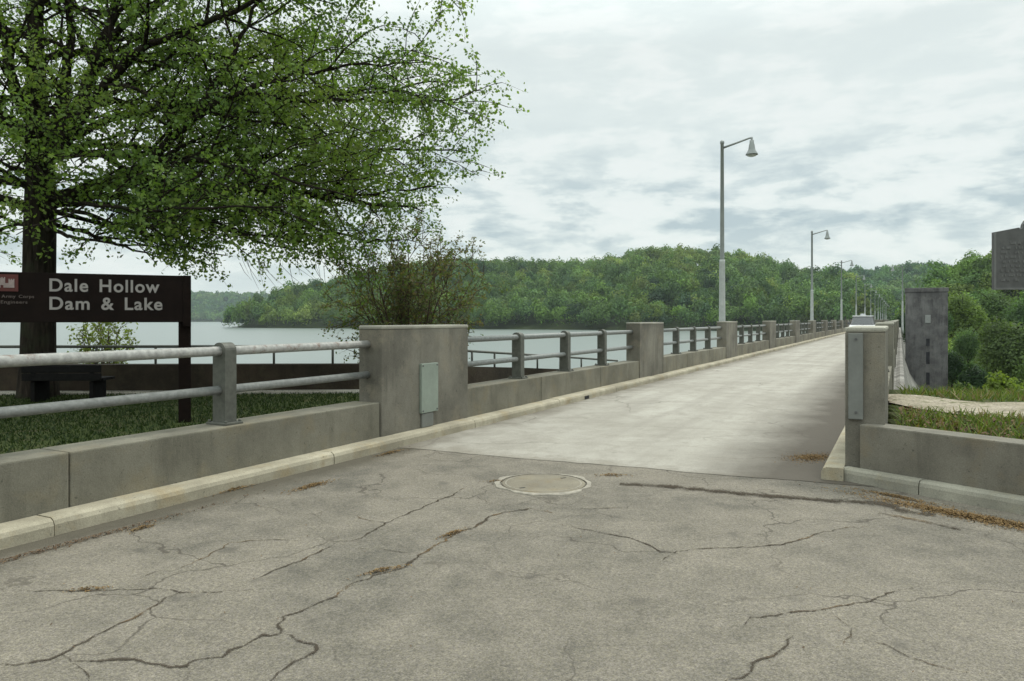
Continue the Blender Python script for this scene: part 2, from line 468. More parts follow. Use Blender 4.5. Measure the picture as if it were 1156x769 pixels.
# far approach beyond the dam
# ------------------------------------------------------------------ dam body
prof = [(6.28, -.08), (6.28, -25), (-48, -62), (-30, -40), (-12, -18), (-4.4, -8), (-1.7, -4.6), (-.72, -2.9), (-.36, -1.7), (-.2, -.75), (-.12, -.1), (-.10, -.04), (.0, -.03), (.10, -.08)]
m = MB()
# built in local axes: x along the dam, y to the lake side
m.prism([(a, b) for a, b in prof], 9.0, DE, 'x')
o = m.build('dam', 'dam', None, (0, 0, 0), ROT)
tag(o, 'long pale concrete dam carrying the roadway across the lake', 'dam')

# ------------------------------------------------------------------ kerbs
def kerb_profile(w=.23, h=.13):
    return [(0, -.05), (w, -.05), (w, h), (.05, h), (.018, h - .018), (0.004, h - .05)]
m = MB()
x = -12.0
rr = random.Random(3)
while x < 160:
    ln = 3.05
    dy = rr.uniform(-.008, .008); dz = rr.uniform(-.006, .006)
    p = [(KL + a + dy if a < .2 else FACE - .003, b + (dz if b > 0 else 0)) for a, b in kerb_profile()]
    m.prism(p, x + .006, x + ln - .006, 'x'); x += ln
m.prism([(KL + a if a < .2 else FACE - .003, b) for a, b in kerb_profile()], x + .006, DE, 'x')
k1 = m.build('kerb', 'kerb', None, (0, 0, 0), ROT)
tag(k1, 'pale concrete kerb along the left wall and roadway', 'kerb', kind='structure')
m = MB(); m.box(13.6, 13.82, KL - .003, KL + .05, .012, .075)
tag(m.build('scupper', 'black', None, (0, 0, 0), ROT), 'dark drain hole in the left kerb beside the roadway', 'drain')
m = MB()
x = 7.95
m2 = kerb_profile(.21)
while x < 120:
    ln = 3.05
    m.prism([(KR - a if a < .2 else RFACE + .003, b) for a, b in m2], x, x + ln - .008, 'x'); x += ln
m.prism([(KR - a if a < .2 else RFACE + .003, b) for a, b in m2], x, DE, 'x')
tag(m.build('kerb', 'kerb', None, (0, 0, 0), ROT), 'pale concrete kerb at the foot of the right gate pier', 'kerb', kind='structure')
# kerb in front of the wing wall
m = MB()
ang = math.atan2(WN[1], WN[0])
x = .045
while x < 15:
    ln = 2.6 if x > .5 else .75
    m.prism([(-.02 - .13 + (a * .62 if a < .2 else .127), b) for a, b in kerb_profile(.21)], x, x + ln - .01, 'x'); x += ln
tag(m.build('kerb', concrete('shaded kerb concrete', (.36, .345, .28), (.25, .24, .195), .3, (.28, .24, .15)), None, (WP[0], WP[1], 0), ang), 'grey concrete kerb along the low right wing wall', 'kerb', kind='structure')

# ------------------------------------------------------------------ piers, parapet walls, railings
P0, PER, PLEN = 7.40, 10.35, 2.08
PH, WH, TH = 1.52, .56, .40
def pier_mesh(s, length=PLEN, th=TH, cap=True):
    if s > 0: th -= .07
    m = MB(); m.box(0, length, 0, s * (th + .03), -.06, PH - .05, .012)
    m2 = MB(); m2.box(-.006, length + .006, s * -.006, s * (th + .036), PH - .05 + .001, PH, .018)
    return m, m2
# big near pier on the left with its electrical cover
root = empty('gate_pier', W(P0, FACE - .02), ROT, 'broad stained concrete pier with a pale green metal cover, nearest on the left', 'pier', 'concrete piers along the dam parapet')
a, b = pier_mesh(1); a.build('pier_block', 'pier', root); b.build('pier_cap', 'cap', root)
m = MB(); m.box(.81, 1.21, -.045, -.002, .33, 1.0, .008)
cv = m.build('cover_plate', 'plate', root); cv['label'] = 'pale green metal cover plate'
for bx, bz in ((.84, .36), (1.18, .36), (.84, .97), (1.18, .97)):
    m = MB(); m.tube([(bx, -.052, bz), (bx, -.044, bz)], .012, 8); m.build('bolt', 'bolt', cv)
m = MB(); m.box(.84, 1.11, -.03, -.002, .135, .322, .006)
m.build('conduit_box', 'plategrey', root)
# standard pier (left, right)
lp = empty('concrete_pier', W(P0 + PER, FACE - .02), ROT, 'second concrete pier on the left, one railing bay past the broad one', 'pier', 'concrete piers along the dam parapet')
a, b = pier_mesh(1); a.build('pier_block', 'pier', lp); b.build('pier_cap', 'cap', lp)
ords = ['', 'second', 'third', 'fourth', 'fifth', 'sixth', 'seventh', 'eighth']
NL = int((DE - P0) / PER)
for k in range(2, NL):
    lab = ('third concrete pier on the left, its far end beside the nearest lamp pole' if k == 2 else
           '%s concrete pier along the left side, counted from the broad one' % ords[k] if k < 8 else 'small distant concrete pier far along the left parapet')
    copy_tree(lp, W(P0 + PER * k, FACE - .02), lab)
# right
RP0 = 8.15
root = empty('gate_pier', W(RP0, RFACE), ROT, 'tall concrete pier with grey metal cover at the right road edge', 'pier', 'concrete piers along the dam parapet')
a, b = pier_mesh(-1, PLEN, .33); a.build('pier_block', 'pier', root); b.build('pier_cap', 'cap', root)
m = MB(); m.box(-.035, -.002, -.03, -.165, .60, 1.46, .006)
cv = m.build('cover_plate', 'plategrey', root); cv['label'] = 'long grey metal cover plate'
for bz in (.67, 1.40):
    m = MB(); m.tube([(-.043, -.10, bz), (-.034, -.10, bz)], .014, 8); m.build('bolt', 'bolt', cv)
rp = empty('concrete_pier', W(RP0 + PER, RFACE), ROT, 'second concrete pier on the right, behind the tall gate pier', 'pier', 'concrete piers along the dam parapet')
a, b = pier_mesh(-1, PLEN, .33); a.build('pier_block', 'pier', rp); b.build('pier_cap', 'cap', rp)
for k in range(2, 12):
    copy_tree(rp, W(RP0 + PER * k, RFACE), 'small concrete pier on the right side hidden among the rail posts')

def wall_mesh(s, length, th=TH, joints=(), h=WH):
    m = MB()
    xs = [0.012] + list(joints) + [length - .012]
    for i in range(len(xs) - 1):
        m.box(xs[i] + (.005 if i else 0), xs[i + 1] - (.005 if i < len(xs) - 2 else 0), 0, s * th, -.06, h, .014)
    return m
BAY = PER - PLEN
PARW = 'parapet walls along the dam'
w0 = wall_mesh(1, 19.3, TH, (7.3, 15.4)).build('parapet_wall', 'parapet', None, W(P0 - 19.3, FACE), ROT)
tag(w0, 'long low concrete wall in the left foreground under the near railing', 'wall', PARW)
w1 = wall_mesh(1, BAY, TH, (2.6, 5.6)).build('parapet_wall', 'parapet', None, W(P0 + PLEN, FACE), ROT)
tag(w1, 'low concrete wall between the broad near pier and the second pier', 'wall', PARW)
for k in range(1, NL):
    c = w1.copy(); col.objects.link(c); c.location = W(P0 + PLEN + PER * k, FACE)
    c['label'] = ('low concrete wall between the %s and %s piers on the left' % (ords[k], ords[k + 1]) if k < 7 else 'distant stretch of low concrete wall far along the left parapet')
    if k < 7: c['label'] = 'low concrete wall just past the %s pier on the left' % ords[k]
rw = wall_mesh(-1, BAY, .33, (2.6, 5.6)).build('parapet_wall', 'parapet', None, W(RP0 + PLEN, RFACE), ROT)
tag(rw, 'low concrete wall just behind the right gate pier', 'wall', PARW)
for k in range(1, 12):
    c = rw.copy(); col.objects.link(c); c.location = W(RP0 + PLEN + PER * k, RFACE)
    c['label'] = 'far stretch of low concrete wall along the right parapet'

RZ1, RZ2, PR = 1.285, .90, .047
def post_mesh(x, yc):
    m = MB()
    w, d = .14, .175
    poly = [(yc - d / 2, WH), (yc + d / 2, WH)]
    top = RZ1 + .01
    for i in range(11):
        th = math.pi * i / 10
        poly.append((yc + d / 2 * math.cos(th), top + d / 2 * .85 * math.sin(th)))
    m.prism(poly, x - w / 2, x + w / 2, 'x')
    m.box(x - .11, x + .11, yc - .14, yc + .14, WH + .001, WH + .022, .004)
    for bx in (-.085, .085):
        for by in (-.115, .115): m.tube([(x + bx, yc + by, WH + .02), (x + bx, yc + by, WH + .045)], .014, 6)
    return m
def bay_rail(name, length, posts, yc, loc, label, pm='post', rm='galv', ext=0):
    root = empty(name, loc, ROT, label, 'railing', 'pipe railings on the parapet')
    a = MB(); a.tube([(-ext, yc, RZ1), (length, yc, RZ1)], PR, 12); a.build('top_rail', rm, root)
    a = MB(); a.tube([(-ext, yc, RZ2), (length, yc, RZ2)], PR * .92, 12); a.build('lower_rail', 'galv', root)
    for x in posts:
        p = post_mesh(x, yc).build('post', pm, root)
    return root
near = bay_rail('pipe_railing', 19.3, [19.3 - (P0 - d) for d in (5.17, 2.90, .85, -1.25, -3.35, -5.45, -7.55, -9.65)], .2, W(P0 - 19.3, FACE),
                'weathered two pipe railing with flaking paint on the left foreground wall', 'post', 'galvworn')
q4 = [BAY * i / 4 for i in (1, 2, 3)]
r1 = bay_rail('pipe_railing', BAY, q4, .2, W(P0 + PLEN, FACE), 'two pipe railing with dark posts just past the broad near pier')
simple = MB()
simple.tube([(0, .2, RZ1), (BAY, .2, RZ1)], PR, 6).tube([(0, .2, RZ2), (BAY, .2, RZ2)], PR * .92, 6)
for x in q4: simple.box(x - .07, x + .07, .11, .29, WH, RZ1 + .06)
sme = simple.mesh('pipe_railing', 'post')
for k in range(1, NL):
    loc = W(P0 + PLEN + PER * k, FACE)
    if k < 8:
        copy_tree(r1, loc, 'two pipe railing just past the %s pier on the left' % ords[k] if k < 8 else None)
    else:
        c = bpy.data.objects.new('pipe_railing', sme); col.objects.link(c); c.location = loc; c.rotation_euler.z = ROT
        tag(c, 'tiny distant pipe railing far along the left parapet', 'railing', 'pipe railings on the parapet')
r2 = bay_rail('pipe_railing', BAY, q4, -.165, W(RP0 + PLEN, RFACE), 'pipe railing seen end on behind the right gate pier')
for k in range(1, 12):
    copy_tree(r2, W(RP0 + PLEN + PER * k, RFACE), 'far pipe railing seen end on along the right parapet')

# wing wall on the right
m = MB(); m.box(.16, 16, -.02, .26, -.06, WH, .014)
o = m.build('wing_wall', concrete('wing wall concrete', (.205, .192, .155), (.14, .13, .105), .55, (.2, .165, .11)), None, (WP[0], WP[1], 0), ang)
tag(o, 'low concrete wing wall running right from the gate pier', 'wall')

# ------------------------------------------------------------------ lamps
def lamp(loc, s, label):
    root = empty('street_lamp', loc, ROT, label, 'street lamp', 'lamp posts along the dam')
    H = 8.74
    a = MB(); a.lathe([(.155, -.3), (.155, .25), (.135, .3), (.11, 3.9), (.105, 4.0)], 14); a.build('pole_base', 'lamppale', root)
    a = MB(); a.lathe([(.088, 3.98), (.088, 4.05), (.066, H - .1), (.085, H - .08), (.085, H), (.04, H + .06)], 12); a.build('pole', 'lamp', root)
    a = MB(); a.tube([(0, 0, H - .26), (0, s * .5, H - .13), (0, s * 1.05, H + .02), (0, s * 1.17, H + .03)], [.045, .04, .035, .035], 8)
    a.tube([(0, s * 1.15, H + .05), (0, s * 1.15, H - .1)], .04, 8); a.build('arm', 'lamp', root)
    a = MB(); a.lathe([(.05, H - .06), (.085, H - .08), (.085, H - .2), (.11, H - .25), (.13, H - .42), (.16, H - .5), (.235, H - .62), (.24, H - .645), (.2, H - .645)], 20, (0, s * 1.15, 0))
    hd = a.build('lamp_head', 'lamp', root)
    a = MB(); a.lathe([(.19, H - .648), (.17, H - .69), (.08, H - .72)], 16, (0, s * 1.15, 0)); a.build('lens', 'lens', hd)
    return root
LAMP0, LSP, LL = 30.2, 34.2, 6.33
l0 = lamp(W(LAMP0, LL), -1, 'tall grey street lamp with bell shaped head, nearest and tallest on the left')
ln = ['', 'second street lamp along the left side, standing against the sky', 'third street lamp along the left side, smaller and paler',
      'fourth street lamp along the left side, in front of the wooded hill']
for k in range(1, 13):
    copy_tree(l0, W(LAMP0 + LSP * k, LL), ln[k] if k < 4 else 'tiny far street lamp near the end of the dam')
lamp(W(111, -.3), 1, 'street lamp on the right side, beside the dark square tower')

# ------------------------------------------------------------------ dark tower on the downstream face
tx = empty('elevator_tower', W(70, -.42, -26), ROT, 'dark square concrete tower with slit windows beyond the right lawn', 'tower')
m = MB(); m.box(0, 3.6, 0, -3.05, 0, 29.85, .05); m.build('tower_shaft', 'tower', tx)
m = MB(); m.box(-.06, 3.66, .06, -3.11, 29.852, 30.2, .04); m.build('roof_slab', 'tower', tx)
yc = -1.62
m = MB(); m.box(-.06, -.004, yc - .2, yc + .2, 27.3, 27.95, .01); w_ = m.build('window', concrete('pale window', (.3, .31, .3), (.24, .25, .24), 0), tx); w_['label'] = 'pale blind window'
for z0, z1 in ((25.4, 26.0), (23.9, 24.9), (22.2, 23.2), (20.6, 21.6)):
    m = MB(); m.box(-.03, -.004, yc - .13, yc + .13, z0, z1); m.build('window', 'slit', tx)

# ------------------------------------------------------------------ manhole
c = gp(613.5, 546.5)
root = empty('manhole_cover', (c.x, c.y, 0), .5, 'round pale concrete manhole cover set in the asphalt', 'manhole cover')
m = MB(); m.lathe([(.405, .003), (.405, .010), (.39, .012), (.0001, .0125)], 48); cvr = m.build('cover', 'mhole', root)
m = MB()
for th in (.3, .3 + math.pi): m.box(.30 * math.cos(th) - .03, .30 * math.cos(th) + .03, .30 * math.sin(th) - .012, .30 * math.sin(th) + .012, .0115, .0135)
m.build('pick_hole', 'black', cvr)
m = MB()
for r_ in (.36,):
    for i in range(48):
        a0, a1 = 2 * math.pi * i / 48, 2 * math.pi * (i + 1) / 48
        m.add([(r_ * math.cos(a0), r_ * math.sin(a0), .0137), (r_ * math.cos(a1), r_ * math.sin(a1), .0137), ((r_ + .012) * math.cos(a1), (r_ + .012) * math.sin(a1), .0137), ((r_ + .012) * math.cos(a0), (r_ + .012) * math.sin(a0), .0137)], [(0, 1, 2, 3)])
m.build('groove', 'mholerim', cvr)
m = MB()
rv = []
n = 60
for i in range(n):
    th = 2 * math.pi * i / n
    ro = .468 + .018 * math.sin(3 * th + 1) + .012 * math.sin(7 * th) + .01 * math.sin(13 * th)
    rv += [(.422 * math.cos(th), .422 * math.sin(th), .014), (ro * math.cos(th), ro * math.sin(th), .009), (ro * math.cos(th) * 1.01, ro * math.sin(th) * 1.01, .001), (.422 * math.cos(th), .422 * math.sin(th), .002)]
fs = []
for i in range(n):
    j = (i + 1) % n
    for q in range(4): fs.append((i * 4 + q, j * 4 + q, j * 4 + (q + 1) % 4, i * 4 + (q + 1) % 4))
m.add(rv, fs); m.build('rim', 'mholerim', root)

# ------------------------------------------------------------------ cracks in the asphalt
def A(l, ox, oy=480, s=2.66): return [(x / s + ox, y / s + oy) for x, y in l]
cracks = [
 (A([(-60, 728), (0, 720), (100, 712), (190, 690), (230, 665), (330, 610), (420, 570), (480, 535), (545, 500)], 0), .05),
 (A([(190, 690), (215, 710), (260, 715), (350, 708), (440, 712), (480, 722), (560, 725), (585, 710), (660, 695), (735, 665), (790, 632), (835, 628), (850, 575), (910, 560), (975, 525), (1040, 492), (1064, 480)], 0), .055),
 (A([(835, 628), (890, 645), (950, 660), (940, 680), (880, 715), (820, 765), (780, 800)], 0), .06),
 (A([(0, 495), (110, 500), (250, 500), (400, 492), (490, 492), (545, 502), (680, 502), (760, 495)], 0), .032),
 (A([(540, 432), (620, 395), (690, 355), (800, 345), (940, 345)], 0), .026),
 (A([(740, 475), (820, 440), (900, 408), (970, 375), (1020, 350)], 0), .04),
 (A([(215, 710), (250, 740), (265, 775)], 0), .035), (A([(560, 725), (575, 750), (540, 775)], 0), .03),
 (A([(425, 470), (430, 455), (470, 440), (540, 432)], 0), .026),
 (A([(0, 500), (60, 475), (150, 440), (210, 425), (260, 385), (370, 320), (420, 305), (455, 275), (500, 265), (580, 250), (650, 265)], 380), .06),
 (A([(0, 355), (60, 345), (150, 295), (260, 245), (340, 215), (390, 185)], 380), .04),
 (A([(60, 270), (85, 285), (160, 295)], 380), .035), (A([(60, 370), (140, 372), (200, 385), (260, 385)], 380), .03),
 (A([(680, 295), (745, 315), (800, 325), (880, 340), (930, 360), (975, 380), (1010, 385), (1064, 375)], 380), .042),
 (A([(1010, 385), (980, 400), (975, 425)], 380), .035), (A([(700, 255), (820, 250), (870, 250), (890, 235)], 380), .03),
 (A([(0, 385), (80, 372), (200, 370), (310, 362), (400, 345), (450, 325), (530, 310), (600, 305)], 756), .036),
 (A([(215, 615), (245, 580), (320, 572), (390, 560), (460, 555), (530, 540), (600, 530), (650, 505), (730, 490)], 756), .042),
 (A([(460, 555), (510, 580), (545, 610), (545, 635), (500, 670)], 756), .036),
 (A([(370, 625), (350, 660), (310, 695), (250, 715), (235, 745), (180, 765), (150, 790)], 756), .045),
 (A([(550, 640), (640, 660), (720, 695), (780, 720), (880, 740), (1000, 760)], 756), .04),
]
cv, cf, ct = [], [], []
cr = random.Random(5)
def crack(pl, width):
    P = [gp(x, y) for x, y in pl]
    Q = []
    for i in range(len(P) - 1):
        L_ = (P[i + 1] - P[i]).length; n = max(2, int(L_ / .05))
        nrm = Vector((-(P[i + 1] - P[i]).y, (P[i + 1] - P[i]).x, 0)).normalized()
        for j in range(n):
            Q.append(P[i].lerp(P[i + 1], j / n) + nrm * cr.gauss(0, .009))
    Q.append(P[-1])
    for i, q in enumerate(Q):
        d = (Q[min(i + 1, len(Q) - 1)] - Q[max(i - 1, 0)]).normalized(); nr = Vector((-d.y, d.x, 0))
        e = min(1, i / 5, (len(Q) - 1 - i) / 5)
        w = width * (.45 + .55 * e) * cr.uniform(.5, 1.5) * .43
        o = len(cv)
        cv.extend([(q + nr * w)[:2] + (.004,), q[:2] + (.004,), (q - nr * w)[:2] + (.004,)])
        ct.extend([0, .52 + .34 * e * cr.uniform(.6, 1), 0])
        if i: cf.extend([(o - 3, o - 2, o + 1, o), (o - 2, o - 1, o + 2, o + 1)])
for pl, w in cracks: crack(pl, w)
def strip(pl, w, strength):
    P = [gp(x, y) for x, y in pl]
    for i, q in enumerate(P):
        d = (P[min(i + 1, len(P) - 1)] - P[max(i - 1, 0)]).normalized(); nr = Vector((-d.y, d.x, 0)); o = len(cv)
        cv.extend([(q + nr * w)[:2] + (.006,), q[:2] + (.006,), (q - nr * w)[:2] + (.006,)]); ct.extend([0.05, strength, 0.05])
        if i: cf.extend([(o - 3, o - 2, o + 1, o), (o - 2, o - 1, o + 2, o + 1)])
strip(A([(628, 266), (700, 278), (800, 298), (875, 316)], 756), .085, .60)
strip(A([(-150, 178), (0, 186), (100, 195), (200, 205), (330, 216), (450, 226), (560, 232), (640, 238), (720, 262), (800, 270)], 756), .17, .72)
me = bpy.data.meshes.new('road_cracks'); me.from_pydata(cv, [], cf); me.update()
ta = me.color_attributes.new('tint', 'FLOAT_COLOR', 'POINT')
ta.data.foreach_set('color', np.repeat(np.array(ct, np.float32)[:, None], 4, 1).ravel())
me.materials.append(M['crack']); o = bpy.data.objects.new('road_cracks', me); col.objects.link(o)
tag(o, 'dark branching cracks across the asphalt', 'cracks', kind='structure')
# ------------------------------------------------------------------ sign on the left
e0 = Vector((-4.35, 10.0, 0)); dv = Vector((.909, .417, 0)).normalized(); SW = 2.9
sroot = empty('park_sign', e0 - dv * SW + Vector((0, 0, .18)), math.atan2(dv.y, dv.x), 'wide dark brown sign reading Dale Hollow Dam & Lake on two posts', 'sign')
zb = .18
m = MB(); m.box(0, SW - .1, -.03, .03, 1.56 - zb, 2.185 - zb, .006); pan = m.build('sign_panel', 'brown', sroot)
m = MB(); m.box(SW - .155, SW, .032, .16, -.3, 2.19 - zb, .008); m.box(SW - .099, SW, -.035, .031, 1.50 - zb, 2.19 - zb, .006); m.build('post', 'darkwood', sroot)
m = MB(); m.box(0, .155, .032, .16, -.3, 2.19 - zb, .008); m.build('post', 'darkwood', sroot)
def text(body, x0, x1, z0, h, mat, name, parent, y=-.034, bold=.012, align='L', sp=1.12):
    cu = bpy.data.curves.new('lettering', 'FONT'); cu.body = body; cu.size = 1; cu.offset = bold; cu.extrude = .02; cu.space_character = sp; cu.space_word = 1.5
    t = bpy.data.objects.new('lettering_source', cu); col.objects.link(t)
    dg = bpy.context.evaluated_depsgraph_get()
    me = bpy.data.meshes.new_from_object(t.evaluated_get(dg))
    bpy.data.objects.remove(t); bpy.data.curves.remove(cu)
    co = np.zeros(len(me.vertices) * 3, np.float32); me.vertices.foreach_get('co', co); co = co.reshape(-1, 3)
    mn, mx = co.min(0), co.max(0)
    out = np.zeros_like(co)
    out[:, 0] = x0 + (co[:, 0] - mn[0]) / (mx[0] - mn[0]) * (x1 - x0)
    out[:, 2] = z0 + (co[:, 1] - 0.0) / .73 * h
    out[:, 1] = y - co[:, 2] / .02 * .003
    me.vertices.foreach_set('co', out.ravel()); me.update(); me.materials.clear(); me.materials.append(M[mat])
    o = bpy.data.objects.new(name, me); col.objects.link(o); o.parent = parent
    return o
text('Dale Hollow', 1.265, 2.515, 1.955 - zb, .165, 'signwhite', 'lettering', pan, bold=.02)
text('Dam & Lake', 1.265, 2.55, 1.725 - zb, .165, 'signwhite', 'lettering', pan, bold=.02)
text('US Army Corps', .66, 1.10, 1.865 - zb, .040, 'signdim', 'lettering', pan, bold=.006)
text('of Engineers', .66, 1.03, 1.795 - zb, .040, 'signdim', 'lettering', pan, bold=.006)
m = MB(); m.box(.60, .935, -.040, -.031, 1.945 - zb, 2.155 - zb); em = m.build('emblem', 'signred', pan)
m = MB()
def castle(x0, x1, z0, z1):
    m.box(x0, x1, -.046, -.0405, z0, z1)
    w = (x1 - x0) / 5
    for i in (0, 2, 4): m.box(x0 + i * w, x0 + (i + 1) * w, -.046, -.0405, z1 + .0005, z1 + .014)
bz = 1.99 - zb
castle(.64, .70, bz, bz + .095); castle(.735, .80, bz + .03, bz + .115); castle(.835, .895, bz, bz + .095)
m.box(.7005, .7345, -.046, -.0405, bz, bz + .055); m.box(.8005, .8345, -.046, -.0405, bz, bz + .055)
m.box(.735, .752, -.046, -.0405, bz, bz + .0295); m.box(.783, .80, -.046, -.0405, bz, bz + .0295)
m.build('castle_mark', plain('emblem white', (.27, .215, .20), .6), em)

# ------------------------------------------------------------------ cast metal marker on the right
mz = 9.3
c = at(1165, 292, mz); s_ = mz / F
hw = 41.5 * s_
base = float(ground_h(np.array([c.x]), np.array([c.y]))[0])
root = empty('historical_marker', (c.x, c.y, base), R(-6), 'dark cast metal plaque with raised lines on a post, cut off at right edge', 'marker')
zt, zbm = 1.6 + (HY - 262) * s_ - base, 1.6 + (HY - 327) * s_ - base
crown = [(-hw, zt), (-hw * .36, zt + 5 * s_), (-hw * .33, zt + 3 * s_)]
for i in range(9):
    th = math.pi - math.pi * i / 8
    crown.append((hw * .27 * math.cos(th), zt + 4 * s_ + hw * .3 * math.sin(th)))
crown += [(hw * .33, zt + 3 * s_), (hw * .36, zt + 5 * s_), (hw, zt)]
poly = [(-hw, zbm), ] + crown + [(hw, zbm)]
m = MB(); m.prism(poly, -.03, .03, 'y'); pl = m.build('plaque', 'marker', root)
m = MB()
bw = .018
m.box(-hw, -hw + bw, -.042, -.031, zbm, zt - .01); m.box(hw - bw, hw, -.042, -.031, zbm, zt - .01); m.box(-hw + bw + .001, hw - bw - .001, -.042, -.031, zbm, zbm + .022)
m.build('border', 'markerlight', pl)
m = MB()
lr = random.Random(2)
for i in range(9):
    z = zt - .155 - i * .058
    x = -hw + .07 + (lr.uniform(.0, .03) if i else .12)
    xe = hw - .07 - lr.uniform(0, .08)
    while x < xe:
        w = lr.uniform(.02, .075)
        for q in range(max(1, int(w / .017))):
            if lr.random() < .9:
                m.box(x + q * .017, x + q * .017 + .011, -.038, -.031, z, z + (.030 if lr.random() < .7 else .022))
        x += w + .02
m.build('lettering', 'markerlight', pl)
m = MB(); m.tube([(0, .0, -.4), (0, 0, zbm + .001)], .045, 12); m.build('post', 'marker', root)

# ------------------------------------------------------------------ bench by the tree
bc = Vector(((75 - CX) / F * 12.4, 12.4, .2))
root = empty('bench', (bc.x - .05, bc.y, .2), R(4), 'dark timber park bench facing the lake beside the tree trunk', 'bench')
m = MB()
m.box(-.65, .62, -.05, .0, .37, .49, .006); m.box(-.65, .62, -.06, -.01, .505, .63, .006); m.build('backrest', 'bench', root)
m = MB()
for i in range(3): m.box(-.65, .62, .05 + i * .15, .18 + i * .15, .36, .405, .006)
m.build('seat', 'bench', root)
for x in (-.5, .45):
    m = MB(); m.box(x - .035, x + .035, .002, .46, 0, .355, .01); m.box(x - .03, x + .03, .002, .05, .36, .62, .008); m.build('leg', 'bench', root)

# ------------------------------------------------------------------ lakeside wall, edging and railing
def path_mesh(pts, w0, w1, z0, zs):
    """wall along pts: offset from w0 to w1 across"""
    m = MB(); P = [Vector(p) for p in pts]; vs = []
    for i, p in enumerate(P):
        d = (P[min(i + 1, len(P) - 1)] - P[max(i - 1, 0)]).normalized(); nr = Vector((-d.y, d.x, 0))
        a, b = p + nr * w0, p + nr * w1
        z1 = zs[i] if hasattr(zs, '__len__') else zs
        vs += [(a.x, a.y, z0), (b.x, b.y, z0), (b.x, b.y, z1), (a.x, a.y, z1)]
    fs = []
    for i in range(len(P) - 1):
        for q in range(4): fs.append((i * 4 + q, i * 4 + (q + 1) % 4, (i + 1) * 4 + (q + 1) % 4, (i + 1) * 4 + q))
    fs += [(0, 1, 2, 3), tuple((len(P) - 1) * 4 + q for q in (3, 2, 1, 0))]
    return m.add(vs, fs)
lw = [(-22, 14.2, 0), (-9, 14.25, 0), (-5.5, 14.35, 0), (-2.7, 14.6, 0), (-1.5, 15.2, 0), (-.9, 16.2, 0), (.2, 18.6, 0), (1.9, 21.0, 0), (3.2, 22.4, 0)]
LT = [.73, .73, .73, .72, .66, .56, .38, .16, .0]
o = path_mesh(lw, -.15, .15, -.9, LT).build('retaining_wall', 'stone'); tag(o, 'low dark brown stained wall along the lake edge of the lawn', 'wall')
o = path_mesh(lw[:5], -.62, -.18, .0, .235).build('path', 'edging'); tag(o, 'narrow pale edging strip at the foot of the brown lakeside wall', 'path', kind='structure')
root = empty('lakeside_railing', (lw[3][0], lw[3][1], .73), 0, 'thin dark pipe railing on top of the brown lakeside wall', 'railing')
zr = .34
m = MB(); m.tube([(p[0] - lw[3][0], p[1] - lw[3][1], zr + LT[i] - .73) for i, p in enumerate(lw)], .028, 8); m.build('rail', 'post', root)
Pl = [Vector(p) for p in lw]
d_acc = 0; tgt = .4
for i in range(len(Pl) - 1):
    seg = (Pl[i + 1] - Pl[i]); L_ = seg.length; t = tgt
    while t < L_:
        p = Pl[i] + seg * (t / L_)
        q = MB(); zo = LT[i] + (LT[i + 1] - LT[i]) * t / L_ - .73; q.tube([(p.x - lw[3][0], p.y - lw[3][1], zo - .02), (p.x - lw[3][0], p.y - lw[3][1], zo + zr)], .024, 8); q.build('post', 'post', root)
        t += 1.13
    tgt = t - L_

# ------------------------------------------------------------------ gravel path on the right
pv = []
pl_ = [gp(1004, 456, .36), gp(1060, 458, .36), gp(1156, 464, .36), Vector((12, 9.1, .36)), Vector((20, 7.2, .36))]
m = MB(); vs = []
for i, p in enumerate(pl_):
    for j in range(5):
        y = p.y + (-1.0 + 2.1 * j / 4) * (.92 + .1 * math.sin(i * 2.2)) * .95
        h = float(ground_h(np.array([p.x]), np.array([y]))[0])
        vs.append((p.x, y, max(h, .3) + .02))
fs = []
m2 = []
# finer interpolation along the path
fine = []
for i in range(len(pl_) - 1):
    for t in np.linspace(0, 1, 14)[:-1]:
        a = np.array(vs[i * 5:(i + 1) * 5]) * (1 - t) + np.array(vs[(i + 1) * 5:(i + 2) * 5]) * t
        a[0, 1] += .06 * math.sin(7.1 * a[0, 0]) + .04 * math.sin(17 * a[0, 0]); a[4, 1] += .06 * math.sin(5.3 * a[0, 0]) + .04 * math.sin(13 * a[0, 0])
        a[:, 2] = [float(ground_h(np.array([q[0]]), np.array([q[1]]))[0]) + .022 for q in a]
        fine.append(a)
vs = [tuple(q) for a in fine for q in a]
for i in range(len(fine) - 1):
    for j in range(4): fs.append((i * 5 + j, i * 5 + j + 1, (i + 1) * 5 + j + 1, (i + 1) * 5 + j))
m.add(vs, fs, True); tag(m.build('path', 'gravel'), 'pale gravel path crossing the grass behind the wing wall', 'path', kind='structure')

# ------------------------------------------------------------------ grass and litter
def blades(x, y, hmin, hmax, tints, wid=.012, lean=.5):
    n = len(x); z = ground_h(x, y); h = rng.uniform(hmin, hmax, n)
    th = rng.uniform(0, 2 * np.pi, n); dx, dy = np.cos(th) * wid, np.sin(th) * wid
    lx, ly = rng.normal(0, lean, n) * h, rng.normal(0, lean, n) * h
    z = z - .01
    V = np.zeros((n, 4, 3))
    V[:, 0] = np.stack([x - dx, y - dy, z], 1); V[:, 1] = np.stack([x + dx, y + dy, z], 1)
    V[:, 2] = np.stack([x + dx * .25 + lx, y + dy * .25 + ly, z + h], 1); V[:, 3] = np.stack([x - dx * .25 + lx, y - dy * .25 + ly, z + h], 1)
    T = tints[rng.integers(0, len(tints), n)] * rng.uniform(.75, 1.3, (n, 1))
    return V, T
n = 60000
x = rng.uniform(-11, 1, n); y = rng.uniform(5, 14.2, n); D_, L_ = DL(x, y)
ok = (L_ > 6.2) & (y < 14.1) & (D_ > 1.5)
V, T = blades(x[ok], y[ok], .02, .06, np.array([(.024, .043, .009), (.033, .052, .011), (.018, .034, .008)]))
